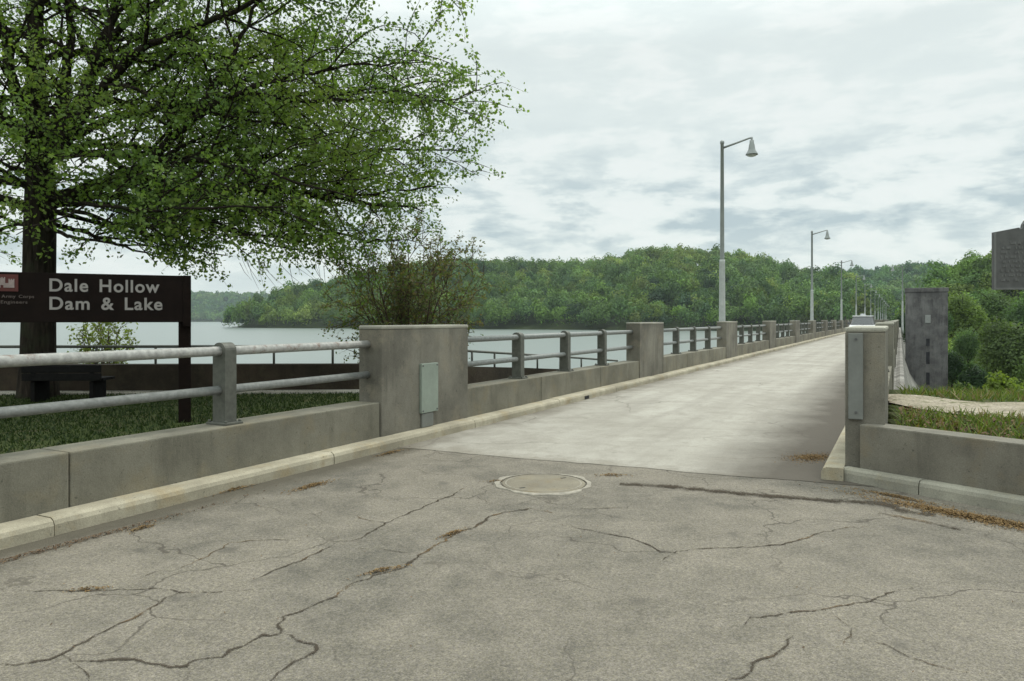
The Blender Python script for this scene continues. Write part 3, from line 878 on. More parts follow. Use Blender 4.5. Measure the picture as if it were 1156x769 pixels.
o = quads('grass', V, T, 'grass'); tag(o, 'short dark green lawn behind the left wall', 'grass', kind='stuff')
n = 46000
x = rng.uniform(3.8, 15, n); y = rng.uniform(5.0, 14.5, n); D_, L_ = DL(x, y)
s = (x - WP[0]) * WNN[0] + (y - WP[1]) * WNN[1]
ip = np.interp(x, [p.x for p in pl_], [p.y for p in pl_])
offp = y - ip
clump = np.sin(x * 2.3 + 1.1 * y) + np.sin(y * 3.1 - x * 1.3) + rng.normal(0, .9, n)
ok = (s > .3) & (L_ < 0) & ((offp < -.95) | (offp > 1.05)) & (clump > -.7)
V, T = blades(x[ok], y[ok], .04, .15, np.array([(.105, .15, .028), (.14, .185, .036), (.075, .11, .024), (.19, .15, .07)]), .012, .6)
o = quads('grass', V, T, 'grass'); tag(o, 'patchy bright grass and weeds beside the gravel path', 'grass', kind='stuff')
# brown litter on the right strip and catkin drifts on the pavement
def litter(cx, cy, rx, ry, n, rot, zf, tints, size=(.010, .030)):
    n = int(n * 2.6); wd = rng.choice([.32, .62], n); a = rng.normal(0, 1, n) * wd * rx; b = rng.normal(0, 1, n) * wd * ry
    x = cx + a * math.cos(rot) - b * math.sin(rot); y = cy + a * math.sin(rot) + b * math.cos(rot)
    r2 = (a / rx) ** 2 + (b / ry) ** 2
    z = (ground_h(x, y) + .02 if zf is None else zf) + rng.uniform(0, .02, n) * np.exp(-r2 * 3)
    P = np.stack([x, y, z], 1)
    N_ = np.stack([rng.normal(0, .4, n), rng.normal(0, .4, n), np.ones(n)], 1)
    return rhombs(P, N_, rng.uniform(size[0], size[1], n), rng, .35), tints[rng.integers(0, len(tints), n)] * rng.uniform(.7, 1.25, (n, 1))
orange = np.array([(.20, .125, .05), (.17, .105, .045), (.23, .155, .07), (.12, .08, .04)])
brown = np.array([(.12, .075, .045), (.18, .12, .07), (.08, .05, .03)])
VV, TT = [], []
wang = ang
for px, py, rx, ry, n, rot in ((917, 517, .33, .22, 900, .6), (1085, 582, .75, .13, 2200, wang), (1130, 590, .6, .11, 1200, wang), (1010, 561, .35, .06, 300, wang), (352, 549, .25, .07, 260, ROT), (160, 597, .12, .05, 90, ROT),
                               (265, 553, .3, .06, 150, ROT), (440, 512, .3, .06, 160, ROT), (100, 666, .1, .03, 50, .2), (510, 603, .14, .03, 90, .9), (430, 645, .14, .03, 80, .6), (690, 537, .16, .06, 90, 0), (560, 544, .1, .03, 50, 0)):
    p = gp(px, py); v, t = litter(p.x, p.y, rx, ry, n, rot, .006, orange); VV.append(v); TT.append(t)
p = gp(40, 625); v, t = litter(p.x, p.y, 1.6, .05, 500, ROT, .006, brown); VV.append(v); TT.append(t)
# sparse flecks all over the apron
n = 260; x = rng.uniform(-4, 5, n); y = rng.uniform(2.7, 7.6, n); D_, L_ = DL(x, y); s = (x - WP[0]) * WNN[0] + (y - WP[1]) * WNN[1]
ok = (L_ < 5.4) & (s < -.3)
P = np.stack([x, y, np.full(n, .008)], 1)[ok]; k = len(P)
VV.append(rhombs(P, np.stack([rng.normal(0, .3, k), rng.normal(0, .3, k), np.ones(k)], 1), rng.uniform(.008, .022, k), rng, .5)); TT.append(brown[rng.integers(0, 3, k)])
o = quads('fallen_catkins', np.concatenate(VV), np.concatenate(TT), 'litter'); tag(o, 'orange brown drifts of fallen catkins along the kerbs', 'litter', kind='stuff')
n = 9000; x = 3.9 + 5.6 * rng.uniform(0, 1, n) ** 1.7; y = rng.uniform(6.5, 10.5, n); s = (x - WP[0]) * WNN[0] + (y - WP[1]) * WNN[1]; D_, L_ = DL(x, y)
ip = np.interp(x, [p.x for p in pl_], [p.y for p in pl_])
ok = (s > .28) & (L_ < 0) & (y - ip < -.6) & (np.sin(x * 3) + rng.normal(0, 1, n) > -.2)
P = np.stack([x, y, ground_h(x, y) + rng.uniform(.01, .05, n)], 1)[ok]; k = len(P)
o = quads('fallen_leaves', rhombs(P, np.stack([rng.normal(0, .5, k), rng.normal(0, .5, k), np.ones(k)], 1), rng.uniform(.03, .08, k), rng, .6), brown[rng.integers(0, 3, k)] * rng.uniform(.7, 1.4, (k, 1)), 'litter')
tag(o, 'brown dead leaves scattered in the grass behind the wing wall', 'leaves', kind='stuff')

# ------------------------------------------------------------------ crowns
def crown_leaves(n, rg, rx, ry, rz, size, lobes=12, base=(.06, .085, .022), spread=.35, fill=.35, asp=.8):
    """many small faces on uneven lobes spread through the crown's volume; centre at the origin"""
    d = unit(rg.normal(size=(lobes, 3))); d[:, 2] = np.abs(d[:, 2]) * 1.1 - .35
    ctr = d * rg.uniform(.35, .72, (lobes, 1)); rad = rg.uniform(.32, .55, lobes)
    li = rg.integers(0, lobes, n)
    u = unit(rg.normal(size=(n, 3))); u[:, 2] = np.where(rg.random(n) < .65, np.abs(u[:, 2]), u[:, 2])
    rr_ = np.where(rg.random(n) < fill, rg.uniform(.4, .9, n), rg.uniform(.85, 1.1, n))
    P = ctr[li] + u * (rad[li] * rr_)[:, None]
    P = P * np.array([rx, ry, rz])
    N_ = u + rg.normal(0, spread, (n, 3))
    lt = rg.uniform(.78, 1.28, (lobes, 1))
    T = np.array(base)[None] * lt[li] * rg.uniform(.75, 1.3, (n, 1))
    return rhombs(P, N_, rg.uniform(.7, 1.3, n) * size, rg, asp), T
TINTS = np.array([(.080, .125, .026), (.058, .098, .028), (.105, .140, .028), (.036, .064, .026), (.125, .150, .036), (.066, .108, .034), (.026, .048, .022), (.078, .118, .034)])

def make_forest(name, pts, size_rng, nleaf, leaf, label, tint_mult=(1, 1, 1), nvar=7, patch=60.0):
    rg = np.random.default_rng(len(pts) + 11)
    variants = [crown_leaves(nleaf, rg, 1, 1, 1.15, leaf, 9, (1, 1, 1), .27) for _ in range(nvar)]
    VV, TT = [], []
    for (x, y, z) in pts:
        V, T = variants[rg.integers(0, nvar)]
        a = rg.uniform(0, 2 * np.pi); ca, sa = math.cos(a), math.sin(a)
        s = rg.uniform(*size_rng); sz = s * rg.uniform(.95, 1.35)
        X = V[..., 0] * ca - V[..., 1] * sa; Y = V[..., 0] * sa + V[..., 1] * ca
        VV.append(np.stack([X * s + x, Y * s + y, V[..., 2] * sz + z + sz * .8], -1))
        pz = math.sin(x / patch + 1.7 * math.sin(y / patch)) + math.sin(y / patch * 1.3 - x / patch * .7)
        ti = int(np.clip(rg.normal(3.5 - pz * 1.1, 1.6), 0, 7)); order = [4, 2, 7, 0, 5, 1, 3, 6]
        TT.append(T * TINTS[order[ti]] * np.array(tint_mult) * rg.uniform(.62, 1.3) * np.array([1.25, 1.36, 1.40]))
    o = quads(name, np.concatenate(VV), np.concatenate(TT), 'forest')
    return tag(o, label, 'forest', kind='stuff')

def noise2(x, y, seed):
    r = np.random.default_rng(seed); out = 0
    for i in range(6):
        kx, ky, ph = r.normal(0, 1), r.normal(0, 1), r.uniform(0, 6.3)
        out = out + np.sin(x * kx + y * ky + ph)
    return out / 6
def hill(name, prof, zs, zr, base, canopy, spacing, size_rng, nleaf, leaf, label, flabel, seed, tmax=1.25, tint=(1, 1, 1), fold=14.0, fs=70.0):
    ppx, ppy = zip(*prof); spx, spz = zip(*zs); rpx, rpz = zip(*zr)
    def hgt(x, y):
        px = CX + F * x / y
        z0, z1 = np.interp(px, spx, spz), np.interp(px, rpx, rpz)
        t = (y - z0) / (z1 - z0)
        hr = EYE + (HY - np.interp(px, ppx, ppy)) / F * z1 - canopy
        hr = np.maximum(hr, base + .5)
        tt = np.clip(t, 0, 2)
        shape = np.where(tt < 1, np.sin(np.clip(tt, 0, 1) * np.pi / 2) ** 1.05, 1 - (tt - 1) * .55)
        f = fold * (noise2(x / fs, y / fs, seed) - .45) * np.clip(tt * (1.1 - tt) * 4, 0, 1) * np.clip((hr - base) / 45, .1, 1)
        return np.where(t < 0, base - 3, base + (hr - base) * shape + f), t, px
    gp_ = np.linspace(ppx[0], ppx[-1], 150); tt = np.linspace(-.05, tmax, 44)
    vs = []
    for t in tt:
        z0, z1 = np.interp(gp_, spx, spz), np.interp(gp_, rpx, rpz)
        y = z0 + (z1 - z0) * t; x = (gp_ - CX) / F * y
        h, _, _ = hgt(x, y); vs.append(np.stack([x, y, h], -1))
    vs = np.array(vs); nj, ni = vs.shape[:2]
    idx = np.arange(nj * ni).reshape(nj, ni)
    fq = np.stack([idx[:-1, :-1], idx[:-1, 1:], idx[1:, 1:], idx[1:, :-1]], -1).reshape(-1, 4)
    me = bpy.data.meshes.new(name); me.from_pydata(vs.reshape(-1, 3).tolist(), [], fq.tolist()); me.update()
    me.polygons.foreach_set('use_smooth', [True] * len(me.polygons)); me.materials.append(M['hill'])
    o = bpy.data.objects.new(name, me); col.objects.link(o); tag(o, label, 'hill', kind='structure')
    rg = np.random.default_rng(seed + 5)
    ymin, ymax = min(spz), max(rpz) * 1.06
    ys = np.arange(ymin, ymax, spacing * .86); pts = []
    for r_, y in enumerate(ys):
        x0, x1 = (ppx[0] - CX) / F * y, (ppx[-1] - CX) / F * y
        x = np.arange(x0, x1, spacing) + rg.uniform(-.4, .4) * spacing
        x = x + rg.uniform(-.38, .38, len(x)) * spacing; yy = y + rg.uniform(-.38, .38, len(x)) * spacing
        h, t, px = hgt(x, yy)
        ok = (t > .004) & (t < 1.06)
        pts += list(zip(x[ok], yy[ok], h[ok]))
    print(name, 'crowns', len(pts))
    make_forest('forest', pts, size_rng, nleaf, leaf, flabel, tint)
    return hgt

hill('hill', [(262, 364), (268, 352), (285, 342), (310, 333), (340, 324), (400, 310), (470, 300), (530, 292), (570, 291), (620, 293), (660, 296), (690, 291), (714, 284), (755, 280), (796, 281), (831, 287), (878, 297), (919, 304), (950, 307), (975, 316), (1005, 343), (1014, 362)],
     [(262, 655), (400, 610), (550, 560), (750, 500), (900, 465), (1000, 445), (1014, 442)], [(262, 700), (300, 740), (400, 840), (550, 880), (750, 800), (900, 700), (950, 640), (1000, 520), (1014, 470)],
     wl, 15, 11.5, (6.2, 10.8), 460, .165, 'broad wooded hill across the lake', 'dense spring green woods covering the hill across the lake', 21)
hill('hill', [(-260, 322), (-100, 328), (0, 331), (120, 333), (215, 332), (262, 332), (300, 333), (340, 337), (420, 343), (520, 350)],
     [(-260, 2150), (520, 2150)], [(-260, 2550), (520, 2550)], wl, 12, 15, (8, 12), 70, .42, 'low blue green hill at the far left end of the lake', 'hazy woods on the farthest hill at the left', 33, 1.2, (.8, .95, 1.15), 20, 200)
hill('hill', [(830, 325), (900, 312), (960, 304), (985, 301), (1006, 298), (1025, 296.5), (1041, 296), (1060, 297), (1080, 300), (1130, 304), (1200, 310)],
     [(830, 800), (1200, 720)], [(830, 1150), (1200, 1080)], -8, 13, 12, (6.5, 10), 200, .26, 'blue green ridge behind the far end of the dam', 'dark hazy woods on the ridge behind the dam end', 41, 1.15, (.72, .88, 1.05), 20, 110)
hc = hill('hill', [(1000, 372), (1020, 350), (1041, 321), (1055, 308), (1071, 299), (1100, 291), (1123, 284), (1156, 273), (1220, 262), (1400, 245)],
     [(1000, 190), (1400, 150)], [(1000, 300), (1400, 330)], -28, 12.5, 8.8, (4.8, 7.4), 800, .14, 'steep wooded hill below the dam on the right', 'bright spring woods on the steep hill at the right', 57, 1.2, (1.05, 1.05, 1), 8, 50)

# ------------------------------------------------------------------ individual trees right of the tower
def simple_tree(px, ytop, z, rpx, label, tint, n=5200, seed=0, squash=1.0, name='tree'):
    rg = np.random.default_rng(100 + seed)
    x = (px - CX) / F * z; top = EYE + (HY - ytop) / F * z; r = rpx * z / F
    n = int(n * 2.0)
    base = float(ground_h(np.array([x]), np.array([z]))[0])
    ht = max(top - base, 2.2 * r)
    base = top - ht
    root = empty(name, (x, z, base), 0, label, 'tree', 'trees on the slope below the right lawn')
    rz = min(ht * .49, r * 1.5 * squash); cz = ht - rz * 1.0
    V, T = crown_leaves(n, rg, r, r, rz, max(.16, r * .075), 26, tuple(np.array(tint) * (.85, 1.0, 1.1)), .38, .4)
    V = V + np.array([0, 0, cz])
    quads('crown', V, T, 'leaf', root)
    m = MB(); bend = rg.normal(0, .05 * r, 2)
    m.tube([(0, 0, -.5), (bend[0], bend[1], cz * .5), (0, 0, cz), (bend[0], -bend[1], cz + rz * .5)], [.05 * r + .06, .04 * r + .05, .03 * r + .03, .02], 8)
    for i in range(7):
        a = rg.uniform(0, 6.28); d = np.array([math.cos(a), math.sin(a)]) * r * .7; zz = cz - rz * .5 + i * rz * .15
        m.tube([(0, 0, zz), (d[0] * .5, d[1] * .5, zz + rz * .3), (d[0], d[1], zz + rz * .45)], [.02 * r + .03, .015 * r + .02, .012], 6)
    m.build('trunk', 'bark', root)
    return root
simple_tree(1138, 352, 74, 36, 'big rounded olive green tree below the marker', (0.105, 0.133, 0.042), 9000, 1, 1.0)
simple_tree(1093, 362, 88, 19, 'pale green tree just right of the dark tower', (0.098, 0.140, 0.050), 5200, 2, 1.25)
simple_tree(1085, 328, 125, 28, 'yellow green treetop rising behind the pale green tree', (0.140, 0.175, 0.042), 6500, 3)
simple_tree(1122, 322, 140, 27, 'mid green tree directly under the lower edge of the marker', (0.101, 0.140, 0.042), 6000, 4)
simple_tree(1160, 330, 130, 28, 'tree cut off by the right edge of the view', (0.084, 0.126, 0.042), 5200, 5)
simple_tree(1075, 395, 66, 14, 'dark narrow tree standing against the right side of tower', (0.049, 0.077, 0.031), 3600, 6, 1.2)
simple_tree(1098, 408, 58, 17, 'dark green low tree behind the lawn edge', (0.053, 0.084, 0.034), 4200, 7)
simple_tree(1060, 345, 120, 17, 'tree half hidden behind the dark square tower', (0.070, 0.112, 0.039), 3600, 8)
simple_tree(1032, 352, 120, 14, 'dark conical tree between the right lamp and the tower', (0.039, 0.063, 0.028), 3600, 9, 1.5)
simple_tree(1018, 345, 150, 13, 'dark tree at the left edge of the square tower', (0.039, 0.063, 0.031), 3600, 10, 1.4)
simple_tree(1190, 372, 52, 36, 'leafy tree beyond the right end of the lawn', (0.098, 0.133, 0.042), 5200, 11)
def shrub_low(px, ytop, z, rpx, label, tint, seed, n=2600):
    rg = np.random.default_rng(300 + seed); x = (px - CX) / F * z; r = rpx * z / F
    base = float(ground_h(np.array([x]), np.array([z]))[0]); top = EYE + (HY - ytop) / F * z; ht = max(top - base, .4)
    root = empty('shrub', (x, z, base), 0, label, 'shrub', 'shrubs along the right lawn edge')
    V, T = crown_leaves(n, rg, r, r * .8, ht * .62, .11, 14, tint, .6, .5)
    quads('foliage', V + np.array([0, 0, ht * .45]), T, 'leaf', root)
    m = MB()
    for i in range(7):
        a = rg.uniform(0, 6.28); m.tube([(0, 0, -.1), (math.cos(a) * r * .3, math.sin(a) * r * .3, ht * .4), (math.cos(a) * r * .6, math.sin(a) * r * .6, ht * .75)], [.03, .02, .008], 5)
    m.build('stem', 'twig', root)
shrub_low(1135, 421, 22, 27, 'bright green low shrub at the lawn edge under the big tree', (0.140, 0.189, 0.042), 1)
shrub_low(1090, 428, 27, 16, 'small mid green shrub at the lawn edge near the tower', (0.084, 0.126, 0.036), 2, 1800)
shrub_low(1172, 424, 20, 18, 'green shrub at the right end of the lawn edge', (0.112, 0.161, 0.042), 3)

# ------------------------------------------------------------------ branching trees
class Tree:
    def __init__(s, seed): s.r = random.Random(seed); s.wood = MB(); s.P = []; s.N = []; s.S = []
    def rv(s, k=1): return Vector((s.r.gauss(0, k), s.r.gauss(0, k), s.r.gauss(0, k)))
    def leaf(s, p, out, size): s.P.append(p[:]); s.N.append((out + Vector((0, 0, .55)) + s.rv(.55))[:]); s.S.append(size)
    def twig(s, p, d, L, rad, size, n):
        q = [p]; cur = p.copy(); dd = d.copy()
        for i in range(3):
            dd = (dd + s.rv(.16) + Vector((0, 0, -.05))).normalized(); cur = cur + dd * L / 3; q.append(cur.copy())
        s.wood.tube(q, [rad, rad * .75, rad * .5, rad * .25], 3, False)
        for i in range(n):
            t = s.r.uniform(.15, 1.08) * 3; j = min(2, int(t)); pp = q[j].lerp(q[j + 1], t - j)
            s.leaf(pp + s.rv(.045), (dd + s.rv(.6)).normalized(), size * s.r.uniform(.7, 1.3))
    def branch(s, pts, r0, r1, level, cfg):
        n = len(pts); s.wood.tube(pts, [r0 + (r1 - r0) * i / (n - 1) for i in range(n)], 8 if level == 0 else 5, False)
        seg = [(pts[i + 1] - pts[i]).length for i in range(n - 1)]; tot = sum(seg)
        d = cfg['start'][level] * tot; side = s.r.random() * 6.28
        while d < tot:
            a = d; j = 0
            while j < n - 2 and a > seg[j]: a -= seg[j]; j += 1
            p = pts[j].lerp(pts[j + 1], min(1, a / seg[j])); t = (pts[j + 1] - pts[j]).normalized()
            side += 2.4 + s.r.uniform(-.5, .5)
            e1 = t.cross(Vector((0, 0, 1))); e1 = e1.normalized() if e1.length > .1 else Vector((1, 0, 0)); e2 = e1.cross(t)
            lat = (e1 * math.cos(side) + e2 * math.sin(side) * cfg['flat']).normalized()
            dr = (t * math.cos(cfg['ang']) + lat * math.sin(cfg['ang']) + Vector((0, 0, cfg['lift']))).normalized()
            frac = d / tot; rad = (r0 + (r1 - r0) * frac) * .55
            if level < cfg['levels'] - 1:
                L = cfg['len'][level] * (1.12 - .72 * frac) * s.r.uniform(.7, 1.25)
                q = [p]; cur = p.copy(); dd = dr
                k = 5
                for i in range(k):
                    dd = (dd + s.rv(.12) + Vector((0, 0, cfg['droop'] * (i - 1) * .05))).normalized(); cur = cur + dd * L / k; q.append(cur.copy())
                if cfg['keep'](q[-1]): s.branch(q, max(rad, .008), .006, level + 1, cfg)
            else:
                L = cfg['twig'] * s.r.uniform(.6, 1.3)
                if cfg['keep'](p + dr * L): s.twig(p, dr, L, max(.0035, min(rad, .01)), cfg['leaf'], cfg['nleaf'])
            d += cfg['step'][level] * s.r.uniform(.65, 1.35)
        if level == cfg['levels'] - 1: s.twig(pts[-1], (pts[-1] - pts[-2]).normalized(), cfg['twig'] * .8, .004, cfg['leaf'], cfg['nleaf'] + 2)

TZ = 13.3; TXp = 44
def tp(px, py, dz=0.0):          # a point of the big tree: photo survey at the trunk's distance, then moved along depth
    p = at(px, py, TZ); return Vector((p.x, p.y + dz, p.z))
tb = Vector(((TXp - CX) / F * TZ, TZ, .2))
big = empty('oak_tree', tb, 0, 'big spreading broadleaf tree with dark trunk behind the brown sign', 'tree')
T = Tree(4)
def loc(pl): return [p - tb for p in pl]
T.wood.tube(loc([tp(42, 470), tp(43, 445), tp(43, 400), tp(44, 330), tp(45, 260), tp(46, 215), tp(44, 150), tp(40, 60), tp(40, -60), tp(44, -200), tp(46, -300)]),
            [.46, .34, .285, .265, .26, .25, .19, .14, .10, .06, .03], 14, False)
def keep(p):
    w = p + tb
    dx, dy, dz = p.x / 8.45, p.y / (5.6 if p.y > 0 else 4.5), (p.z - 5.6) / 6.3
    if dx * dx + dy * dy + dz * dz > 1.04: return False
    if p.x * p.x + p.y * p.y < 1.6 and T.r.random() < .3: return False
    if p.y < -1 and p.x < 2.2 and T.r.random() < .3: return False
    lim = 2.5 + .25 * math.sin(p.x * 1.9) + .2 * math.sin(p.x * 4.1 + p.y) + .35 * max(0, 1 - abs(p.x - 2.0) / 1.2)
    if p.x > 6.0: lim += .35 + (p.x - 6.0) * .6
    if w.y < 9: lim += (9 - w.y) * .1
    return p.z + .2 > lim and w.y > 4.6
cfg = dict(start=(.2, .18, .1), flat=.5, ang=.85, lift=.04, droop=-1.0, levels=3, len=(2.3, .95), step=(.38, .23, .185), twig=.46, leaf=.068, nleaf=13, keep=keep)
limbs = [
 (loc([tp(50, 232), tp(75, 222), tp(110, 212, -.2), tp(150, 207, -.4), tp(190, 190, -.6), tp(215, 170, -.8), tp(250, 146, -1.0), tp(300, 127, -1.2), tp(360, 110, -1.4), tp(430, 100, -1.3), tp(490, 98, -1.2)]), .135, .007),
 (loc([tp(150, 207, -.4), tp(200, 211, -.2), tp(270, 214, 0), tp(345, 218, .2), tp(420, 214, .3), tp(490, 205, .4)]), .07, .012),
 (loc([tp(150, 208, -.5), tp(195, 228, -.6), tp(240, 250, -.6), tp(290, 268, -.6), tp(350, 276, -.4)]), .045, .01),
 (loc([tp(60, 175), tp(110, 168, .5), tp(180, 166, 1.0), tp(260, 160, 1.5), tp(350, 152, 1.8), tp(450, 140, 2.0), tp(520, 140, 2)]), .08, .012),
 (loc([tp(60, 178), tp(100, 148, -.4), tp(150, 108, -.8), tp(185, 80, -1.0), tp(250, 62, -1.2), tp(340, 30, -1.4), tp(430, -10, -1.4)]), .11, .015),
 (loc([tp(52, 190), tp(85, 110, .2), tp(110, 20, .4), tp(135, -80, .5), tp(150, -170, .6)]), .14, .02),
 (loc([tp(50, 190), tp(62, 90, .3), tp(66, -20, .4), tp(80, -140, .4)]), .12, .02),
 (loc([tp(44, 190), tp(25, 100, -.2), tp(10, 0, -.5), tp(-5, -120, -.8)]), .12, .02),
 (loc([tp(62, 165), tp(105, 125, .6), tp(170, 95, 1.2), tp(250, 75, 1.8), tp(340, 60, 2.2), tp(430, 55, 2.4), tp(500, 40, 2.4)]), .08, .012),
 (loc([tp(250, 146, -1.0), tp(275, 110, -1.2), tp(310, 60, -1.3), tp(340, 0, -1.3), tp(370, -60, -1.3)]), .05, .01),
 (loc([tp(300, 127, -1.2), tp(370, 128, -.8), tp(440, 122, -.5), tp(520, 120, -.4)]), .045, .01),
 (loc([tp(105, 40, .4), tp(150, 10, .2), tp(210, -10, 0), tp(290, -30, -.2), tp(400, -50, -.4), tp(490, -30, -.4)]), .07, .012),
 (loc([tp(40, 240), tp(10, 225, -.3), tp(-40, 210, -.6), tp(-110, 205, -.9), tp(-180, 200, -1)]), .09, .015),
]
for q in ([(48, 250), (78, 258, .5), (112, 272, .9), (150, 286, 1.1)], [(48, 236), (90, 246, 1.0), (140, 262, 1.8), (200, 276, 2.3)], [(46, 200), (70, 205, -1.2), (95, 215, -2), (130, 222, -2.8)], [(48, 255), (74, 262, -.4), (104, 272, -.7), (150, 280, -.9), (200, 284, -1)], [(40, 250), (4, 252, .3), (-50, 262, .5), (-100, 270, .6)],
          [(50, 210), (80, 190, -.9), (100, 170, -1.6), (120, 160, -2.2)], [(42, 215), (20, 190, -.8), (5, 175, -1.6), (-10, 170, -2.2)], [(44, 160), (28, 130, -.9), (14, 105, -1.6), (0, 95, -2.1)],
          [(50, 238), (92, 240, -.2), (135, 252, -.5), (185, 268, -.8), (225, 276, -1)], [(50, 228), (110, 228, .4), (200, 243, 1), (275, 266, 1.4), (330, 280, 1.5)],
          [(52, 222), (100, 232, -1.0), (150, 246, -1.8), (215, 258, -2.4), (290, 262, -2.8), (380, 262, -3)], [(150, 207, -.4), (230, 222, .4), (310, 246, 1), (400, 262, 1.3), (440, 262, 1.4)],
          [(190, 190, -.6), (270, 200, -1.4), (350, 224, -2), (430, 246, -2.2)], [(345, 218, .2), (420, 232, 0), (480, 238, -.2)]):
    limbs.append((loc([tp(*p) for p in q]), .05, .01))
rt = random.Random(12)
for i in range(18):                                  # the limbs that reach to the other sides
    az = i * 2.399 + .4; h0 = 3.6 + i * .34; reach = 7.4 * math.sqrt(max(.05, 1 - ((h0 - 4.2) / 7.2) ** 2)) * rt.uniform(.8, 1)
    if abs(math.sin(az)) < .35 and math.cos(az) > 0 and h0 < 6: az += 1.0
    if math.sin(az) < 0: reach *= .5
    d = Vector((math.cos(az), math.sin(az) * .85, 0)); q = []; n = 7
    for j in range(n + 1):
        t = j / n; q.append(Vector((0, 0, h0 - .2)) + d * reach * t + Vector((rt.gauss(0, .12), rt.gauss(0, .12), 1.5 * t - .9 * t * t + (h0 - 3.6) * .13 * t + rt.gauss(0, .08))))
    q[0] = Vector((0, 0, h0 - .2)); limbs.append((q, .085 - i * .0022, .012))
def wavy(q):
    out = [q[0]]
    for a, b in zip(q, q[1:]):
        L_ = (b - a).length
        for t in (.25, .5, .75): out.append(a.lerp(b, t) + Vector((rt.gauss(0, .02), rt.gauss(0, .04), rt.gauss(0, .025))) * min(1.2, L_))
        out.append(b + Vector((0, 0, rt.gauss(0, .03))) * min(1.2, L_))
    return out
for q, r0, r1 in limbs: T.branch(wavy(q), r0, r1, 0, cfg)
# bare hanging twigs under the crown
for i in range(26):
    px = rt.uniform(255, 395); p = tp(px, rt.uniform(278, 300), rt.uniform(-1, 1)) - tb
    dd = Vector((rt.uniform(-.2, .9), rt.uniform(-.3, .3), -1)).normalized(); L = rt.uniform(.25, .7)
    T.wood.tube([p, p + dd * L * .5 + Vector((.04, 0, 0)), p + dd * L + Vector((.12, 0, .03))], [.006, .004, .002], 3, False)
T.wood.build('trunk', 'bark', big)
P = np.array(T.P); N_ = np.array(T.N); S_ = np.array(T.S); print('oak leaves', len(P))
pal = np.array([(.140, .215, .050), (.115, .185, .045), (.170, .240, .058), (.085, .145, .040), (.21, .265, .075)])
rg = np.random.default_rng(3)
cl = np.sin(P[:, 0] * 1.7 + 2 * np.sin(P[:, 2] * 1.1)) + np.sin(P[:, 2] * 2.1 + P[:, 1] * 1.4) + rg.normal(0, .8, len(P))
ti = np.clip(np.round(1.8 + cl * .8), 0, 4).astype(int); order = np.array([3, 1, 0, 2, 4])
quads('crown', rhombs(P, N_, S_, rg, .72), pal[order[ti]] * rg.uniform(.8, 1.25, (len(P), 1)), 'leaf', big)

def stem_shrub(name, px, z, ytop, rpx, base, label, nst, pal, leaf, nleaf, seed, start=.3, levels=2):
    b = Vector(((px - CX) / F * z, z, base)); top = EYE + (HY - ytop) / F * z; r = rpx * z / F; H = top - base
    root = empty(name, b, 0, label, 'shrub'); S = Tree(seed)
    cf = dict(start=(start, .15, .1), flat=.9, ang=.7, lift=.12, droop=-.3, levels=levels, len=(r * .75, r * .35), step=(.24, .15, .12), twig=.3, leaf=leaf, nleaf=nleaf, keep=lambda p: True) if levels == 2 else dict(start=(start, .2, .15), flat=.9, ang=.75, lift=.1, droop=-.3, levels=3, len=(r * .6, r * .28), step=(.34, .22, .17), twig=.24, leaf=leaf, nleaf=nleaf, keep=lambda p: True)
    for i in range(nst):
        a = i * 2.399; rr_ = r * math.sqrt((i + .5) / nst); q = []
        for j in range(7):
            t = j / 6; q.append(Vector((math.cos(a) * rr_ * t ** 1.2 * .75, math.sin(a) * rr_ * t ** 1.2 * .75, H * t * (1 - .25 * (rr_ / r) ** 2))) + S.rv(.035))
        q[0] = Vector((math.cos(a) * .12, math.sin(a) * .12, -.2)); S.branch(q, .035, .006, 0, cf)
    S.wood.build('stem', 'twig', root)
    P = np.array(S.P); rg = np.random.default_rng(seed); print(name, len(P))
    quads('foliage', rhombs(P, np.array(S.N), np.array(S.S), rg, .6), pal[rg.integers(0, len(pal), len(P))] * rg.uniform(.75, 1.3, (len(P), 1)), 'leaf', root)
stem_shrub('multi_stem_shrub', 462, 16.6, 270, 122, -.3, 'thin leaved reddish brown shrub with many stems behind the broad pier', 11,
           np.array([(.13, .125, .06), (.11, .145, .05), (.15, .125, .07), (.095, .13, .05)]), .07, 8, 8, .2, 3)
stem_shrub('young_shrub', 118, 18.5, 358, 44, -1.0, 'bright yellow green young shrub by the water under the sign', 11,
           np.array([(.16, .20, .045), (.13, .17, .04), (.19, .22, .06)]), .10, 5, 9, .25, 2)

# ------------------------------------------------------------------ vehicle on the dam
cx_ = W(66, 2.75)
car = empty('utility_vehicle', cx_, ROT, 'white utility vehicle with roof light coming along the dam roadway', 'vehicle')
hwid = .94
body = [(0, .42), (.05, .85), (.18, 1.02), (1.25, 1.12), (1.45, 1.14), (4.75, 1.14), (4.9, .9), (4.9, .42)]
m = MB(); m.prism([(p[0], p[1]) for p in body], -hwid, hwid, 'y'); bo = m.build('body', 'carwhite', car)
m = MB()
lo = [(1.3, -.88, 1.142), (4.65, -.88, 1.142), (4.65, .88, 1.142), (1.3, .88, 1.142)]; hi = [(2.05, -.74, 1.82), (4.45, -.74, 1.82), (4.45, .74, 1.82), (2.05, .74, 1.82)]
m.add(lo + hi, [(0, 3, 2, 1), (4, 5, 6, 7), (0, 1, 5, 4), (1, 2, 6, 5), (2, 3, 7, 6), (3, 0, 4, 7)]); m.build('cabin', 'cargrey', car)
m = MB(); m.add([(1.36, -.76, 1.19), (1.36, .76, 1.19), (1.99, .66, 1.76), (1.99, -.66, 1.76)], [(0, 1, 2, 3)])
for v in range(len(m.v)): m.v[v] = (m.v[v][0] - .012, m.v[v][1], m.v[v][2] + .006)
m.build('windscreen', 'glass', car)
m = MB(); m.box(1.98, 4.5, -.78, .78, 1.822, 1.90, .03); rf = m.build('roof', 'carwhite', car)
